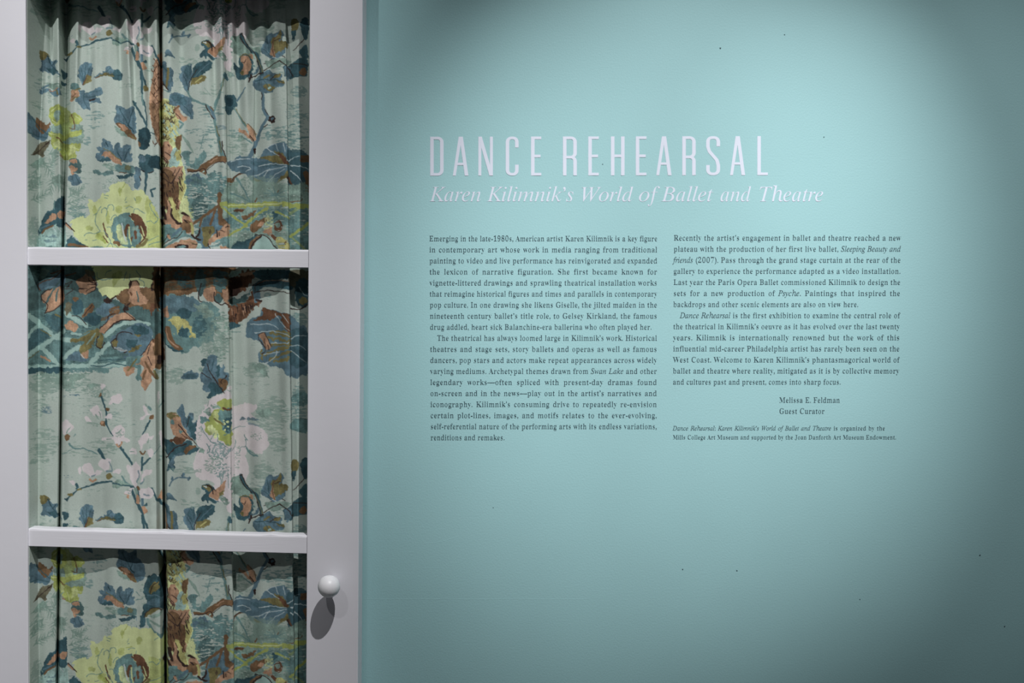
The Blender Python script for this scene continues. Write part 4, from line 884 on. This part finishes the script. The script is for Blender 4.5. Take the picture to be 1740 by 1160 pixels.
def line(text, x0, x1, y, cap, parent, mat, sx=0.92, off=0.0, justify=True, name='text_line', soff=0.0):
    """words marked *w* are italic; x0..x1 pixels on the photograph, y baseline, cap = cap height in pixels"""
    ref = glyph('E', 'r', 0.0)[0]; ch = ref[:, 1].max()
    a, bq = onwall(x0, y), onwall(x1, y)
    pxm = (bq.x - a.x) / (x1 - x0)
    size = cap * pxm / ch
    toks = text.split(' '); words = []
    it = False
    for t_ in toks:
        st = 'r'; w = t_
        if w.startswith('*'): it = True; w = w[1:]
        st = 'i' if it else 'r'
        tail = ''
        if '*' in w: w, tail = w.split('*'); it = False
        words.append((w, st, tail))
    Wd = []; tot = 0
    for w, st, tail in words:
        s_ = sx if st == 'r' else sx * 0.98
        o_ = off if st == 'r' else 0.002
        V_, F_, L_ = word_geo(w, st, o_, s_)
        if tail:
            V2, F2, L2 = word_geo(tail, 'r', off, sx); V2[:, 0] += L_; F_ = F_ + [tuple(i + len(V_) for i in f) for f in F2]; V_ = np.concatenate([V_, V2]); L_ += L2
        Wd.append((V_, F_, L_)); tot += L_
    target = (bq.x - a.x) / size; ng = len(Wd) - 1
    gap0 = 0.27
    k = target / (tot + gap0 * ng)
    if k < 1: kk = k; gap = gap0 * k if ng else 0
    else: kk = 1 + (k - 1) * 0.45
    kk = min(kk, 1.12)
    gap = (target - tot * kk) / ng if ng else 0
    x = 0; AV, AF = [], []; n = 0
    for V_, F_, L_ in Wd:
        q = V_.copy(); q[:, 0] = (q[:, 0] * kk + x) * size + a.x
        q[:, 1] = q[:, 1] * size + a.z + (bq.z - a.z) * ((q[:, 0] - a.x) / (bq.x - a.x))
        AV.append(q); AF += [tuple(i + n for i in f) for f in F_]; n += len(q)
        x += L_ * kk + gap
    return put(name, np.concatenate(AV), AF, mat, parent)


left = ["Emerging in the late-1980s, American artist Karen Kilimnik is a key figure",
        "in contemporary art whose work in media ranging from traditional",
        "painting to video and live performance has reinvigorated and expanded",
        "the lexicon of narrative figuration. She first became known for",
        "vignette-littered drawings and sprawling theatrical installation works",
        "that reimagine historical figures and times and parallels in contemporary",
        "pop culture. In one drawing she likens Giselle, the jilted maiden in the",
        "nineteenth century ballet’s title role, to Gelsey Kirkland, the famous",
        "drug addled, heart sick Balanchine-era ballerina who often played her.",
        "The theatrical has always loomed large in Kilimnik’s work. Historical",
        "theatres and stage sets, story ballets and operas as well as famous",
        "dancers, pop stars and actors make repeat appearances across widely",
        "varying mediums. Archetypal themes drawn from *Swan Lake* and other",
        "legendary works—often spliced with present-day dramas found",
        "on-screen and in the news—play out in the artist’s narratives and",
        "iconography. Kilimnik’s consuming drive to repeatedly re-envision",
        "certain plot-lines, images, and motifs relates to the ever-evolving,",
        "self-referential nature of the performing arts with its endless variations,",
        "renditions and remakes."]
right = ["Recently the artist’s engagement in ballet and theatre reached a new",
         "plateau with the production of her first live ballet, *Sleeping Beauty and*",
         "*friends* (2007). Pass through the grand stage curtain at the rear of the",
         "gallery to experience the performance adapted as a video installation.",
         "Last year the Paris Opera Ballet commissioned Kilimnik to design the",
         "sets for a new production of *Psyche*. Paintings that inspired the",
         "backdrops and other scenic elements are also on view here.",
         "*Dance Rehearsal* is the first exhibition to examine the central role of",
         "the theatrical in Kilimnik’s oeuvre as it has evolved over the last twenty",
         "years. Kilimnik is internationally renowned but the work of this",
         "influential mid-career Philadelphia artist has rarely been seen on the",
         "West Coast. Welcome to Karen Kilimnik’s phantasmagorical world of",
         "ballet and theatre where reality, mitigated as it is by collective memory",
         "and cultures past and present, comes into sharp focus."]
rt = root('text_column', 0, 0, 'left column of dark slate wall text beginning Emerging in the late-1980s')
for i, s in enumerate(left):
    y = 409.6 + 18.76 * i; x0 = 729.2 + 0.13 * i; x1 = 1117.2 - .06 * i
    if i == 8: x1 = 1107.6
    if i == 9: x0 = 742.6
    if i == 18: x1 = 857.8
    line(s, x0, x1, y, 9.1, rt, M_tdark)
rt = root('text_column', 0, 0, 'right column of dark slate wall text beginning Recently the artist’s engagement')
for i, s in enumerate(right):
    y = 408.4 + 18.81 * i; x0 = 1144.5 - 0.1 * i; x1 = 1531 - .24 * i
    if i == 6: x1 = 1458.7
    if i == 7: x0 = 1155.4
    if i == 13: x1 = 1428.8
    line(s, x0, x1, y, 9.1, rt, M_tdark)
rt = root('signature_text', 0, 0, 'two-line dark curator signature reading Melissa E. Feldman Guest Curator')
line('Melissa E. Feldman', 1323.7, 1427.4, 683.8, 9.1, rt, M_tdark); line('Guest Curator', 1323.7, 1401.4, 702.6, 9.1, rt, M_tdark)
rt = root('credit_text', 0, 0, 'smallest two-line dark credit at the foot of the right column, naming the college museum')
line('*Dance Rehearsal: Karen Kilimnik’s World of Ballet and Theatre* is organized by the', 1143.2, 1503.9, 730.8, 7.3, rt, M_tdark)
line('Mills College Art Museum and supported by the Joan Danforth Art Museum Endowment.', 1143.0, 1522.8, 746.1, 7.3, rt, M_tdark)

# title: tall condensed capitals, drawn as ribbons in photograph-sized units
rt = root('title_lettering', 0, 0, 'large pale lilac condensed capitals reading DANCE REHEARSAL')


def ribbon(pts, w, wh=None):
    """thick polyline; w = width of upright strokes, wh = of level ones"""
    wh = wh or w; n = len(pts); L_, R__ = [], []
    for i in range(n):
        def nrm(a, b_):
            dx, dy = b_[0] - a[0], b_[1] - a[1]; l = math.hypot(dx, dy); return (-dy / l, dx / l)
        if i == 0: nx, ny = nrm(pts[0], pts[1]); sc = 1
        elif i == n - 1: nx, ny = nrm(pts[-2], pts[-1]); sc = 1
        else:
            a1 = nrm(pts[i - 1], pts[i]); a2 = nrm(pts[i], pts[i + 1]); nx, ny = a1[0] + a2[0], a1[1] + a2[1]
            l = math.hypot(nx, ny); nx, ny = nx / l, ny / l; sc = 1 / max(.5, nx * a1[0] + ny * a1[1])
        ww = math.sqrt((w * nx) ** 2 + (wh * ny) ** 2) * sc / 2
        L_.append((pts[i][0] + nx * ww, pts[i][1] + ny * ww)); R__.append((pts[i][0] - nx * ww, pts[i][1] - ny * ww))
    return L_ + R__, [(i, i + 1, n + i + 1, n + i) for i in range(n - 1)]


def arc(cx, cy, rx, ry, a0, a1, n=7):
    return [(cx + rx * math.cos(math.radians(a0 + (a1 - a0) * i / n)), cy + ry * math.sin(math.radians(a0 + (a1 - a0) * i / n))) for i in range(n + 1)]


def letter(ch, x0, x1):
    H = 160.0; W_ = x1 - x0; w, h = 14.5, 11.0; r = 17.0; parts = []
    l, rr_, tp, bt = w / 2, W_ - w / 2, h / 2, H - h / 2          # y grows downward
    if ch in 'DNERHL' and ch != 'N': parts.append(ribbon([(l, 0), (l, H)], w))
    if ch == 'D': parts.append(ribbon([(w * .9, tp)] + arc(rr_ - r, tp + r, r, r, -90, 0) + arc(rr_ - r, bt - r, r, r, 0, 90) + [(w * .9, bt)], w, h))
    if ch == 'E':
        for y, e in ((tp, W_), (H * .5, W_ * .93), (bt, W_)): parts.append(ribbon([(w * .9, y), (e, y)], h))
    if ch == 'L': parts.append(ribbon([(w * .9, bt), (W_, bt)], h))
    if ch == 'H': parts += [ribbon([(rr_, 0), (rr_, H)], w), ribbon([(w * .9, H * .5), (rr_ - w * .4, H * .5)], h)]
    if ch == 'N': parts += [ribbon([(l - .5, 0), (l - .5, H)], 12), ribbon([(rr_ + .5, 0), (rr_ + .5, H)], 12), (([(0, 0), (15, 0), (W_, H), (W_ - 15, H)]), [(0, 1, 2, 3)])]
    if ch == 'A':
        parts += [(([(W_ / 2 - 8, 0), (W_ / 2 + 5, 0), (12, H), (0, H)]), [(0, 1, 2, 3)]), (([(W_ / 2 - 5, 0), (W_ / 2 + 9, 0), (W_, H), (W_ - 15, H)]), [(0, 1, 2, 3)]), ribbon([(W_ * .2, H * .70), (W_ * .8, H * .70)], 10)]
    if ch == 'C': parts.append(ribbon([(rr_, H * .28)] + arc(rr_ - r + 2, tp + r, r - 2, r, 0, -90) + arc(l + r, tp + r, r, r, -90, -180) + arc(l + r, bt - r, r, r, 180, 90) + arc(rr_ - r + 2, bt - r, r - 2, r, 90, 0) + [(rr_, H * .72)], w, h))
    if ch == 'R':
        m_ = H * .53
        parts.append(ribbon([(w * .9, tp)] + arc(rr_ - r, tp + r, r, r, -90, 0) + arc(rr_ - r, m_ - r, r, r, 0, 90) + [(w * .9, m_)], w, h))
        parts.append(ribbon([(rr_ - r - 2, m_)] + arc(rr_ - r, m_ + r, r, r, -90, 0) + [(rr_, H)], w, h))
    if ch == 'S':
        parts.append(ribbon([(rr_, H * .26)] + arc(rr_ - r, tp + r, r, r, 0, -90) + arc(l + r, tp + r, r, r, -90, -180) + [(l, H * .27), (l + 6, H * .39), (W_ / 2, H * .5), (rr_ - 6, H * .61), (rr_, H * .74)] + arc(rr_ - r, bt - r, r, r, 0, 90) + arc(l + r, bt - r, r, r, 90, 180) + [(l, H * .74)], w, h))
    V_, F_, LF = [], [], []
    for kk, (vs, fs) in enumerate(parts):
        n = len(V_); V_ += vs; LF += [kk * 0.00006] * len(vs); F_ += [tuple(i + n for i in f) for f in fs]
    out = []
    for x, y in V_:
        p = onwall(700 + (x0 + x) / 2.4167, 200 + (y0t(x0) + y) / 2.4167); out.append((p.x, p.z))
    return put('letter', out, F_, M_twhite, rt, LF)


def y0t(x):
    return 78.0 - 2.5 * (x - 75) / 1390.0


for ch, a, b_ in (('D', 75, 130), ('A', 168, 232), ('N', 272, 333), ('C', 385, 438), ('E', 489, 531), ('R', 620, 677), ('E', 724, 767), ('H', 817, 873), ('E', 919, 963), ('A', 1003, 1066), ('R', 1110, 1165), ('S', 1208, 1265), ('A', 1306, 1368), ('L', 1418, 1461)):
    letter(ch, a, b_)

rt = root('subtitle_lettering', 0, 0, 'pale lilac italic subtitle reading Karen Kilimnik’s World of Ballet and Theatre')
for w, a, b_ in (('Karen', 72, 283), ('Kilimnik’s', 308, 663), ('World', 697, 908), ('of', 932, 1018), ('Ballet', 1023, 1236), ('and', 1267, 1392), ('Theatre', 1428, 1688)):
    ref = glyph('K', 'i', 0.0)[0]
    V_, F_, L_ = word_geo(w, 'i', -0.003, 1.0)
    size = 60 / 2.4167 / ref[:, 1].max(); mn, mxx = V_[:, 0].min(), V_[:, 0].max()
    if w == 'World': size *= .98
    out = []
    # one mesh per letter
    n = 0
    for ch in w:
        vs, fs, _ = glyph(ch, 'i', -0.003); q = V_[n:n + len(vs)]; n += len(vs)
        o2 = []
        for x, y in q:
            p = onwall(700 + (a + (x - mn) / (mxx - mn) * (b_ - a)) / 2.4167, 200 + 343.5 / 2.4167 - y * size); o2.append((p.x, p.z))
        put('letter', o2, fs, M_twhite, rt)
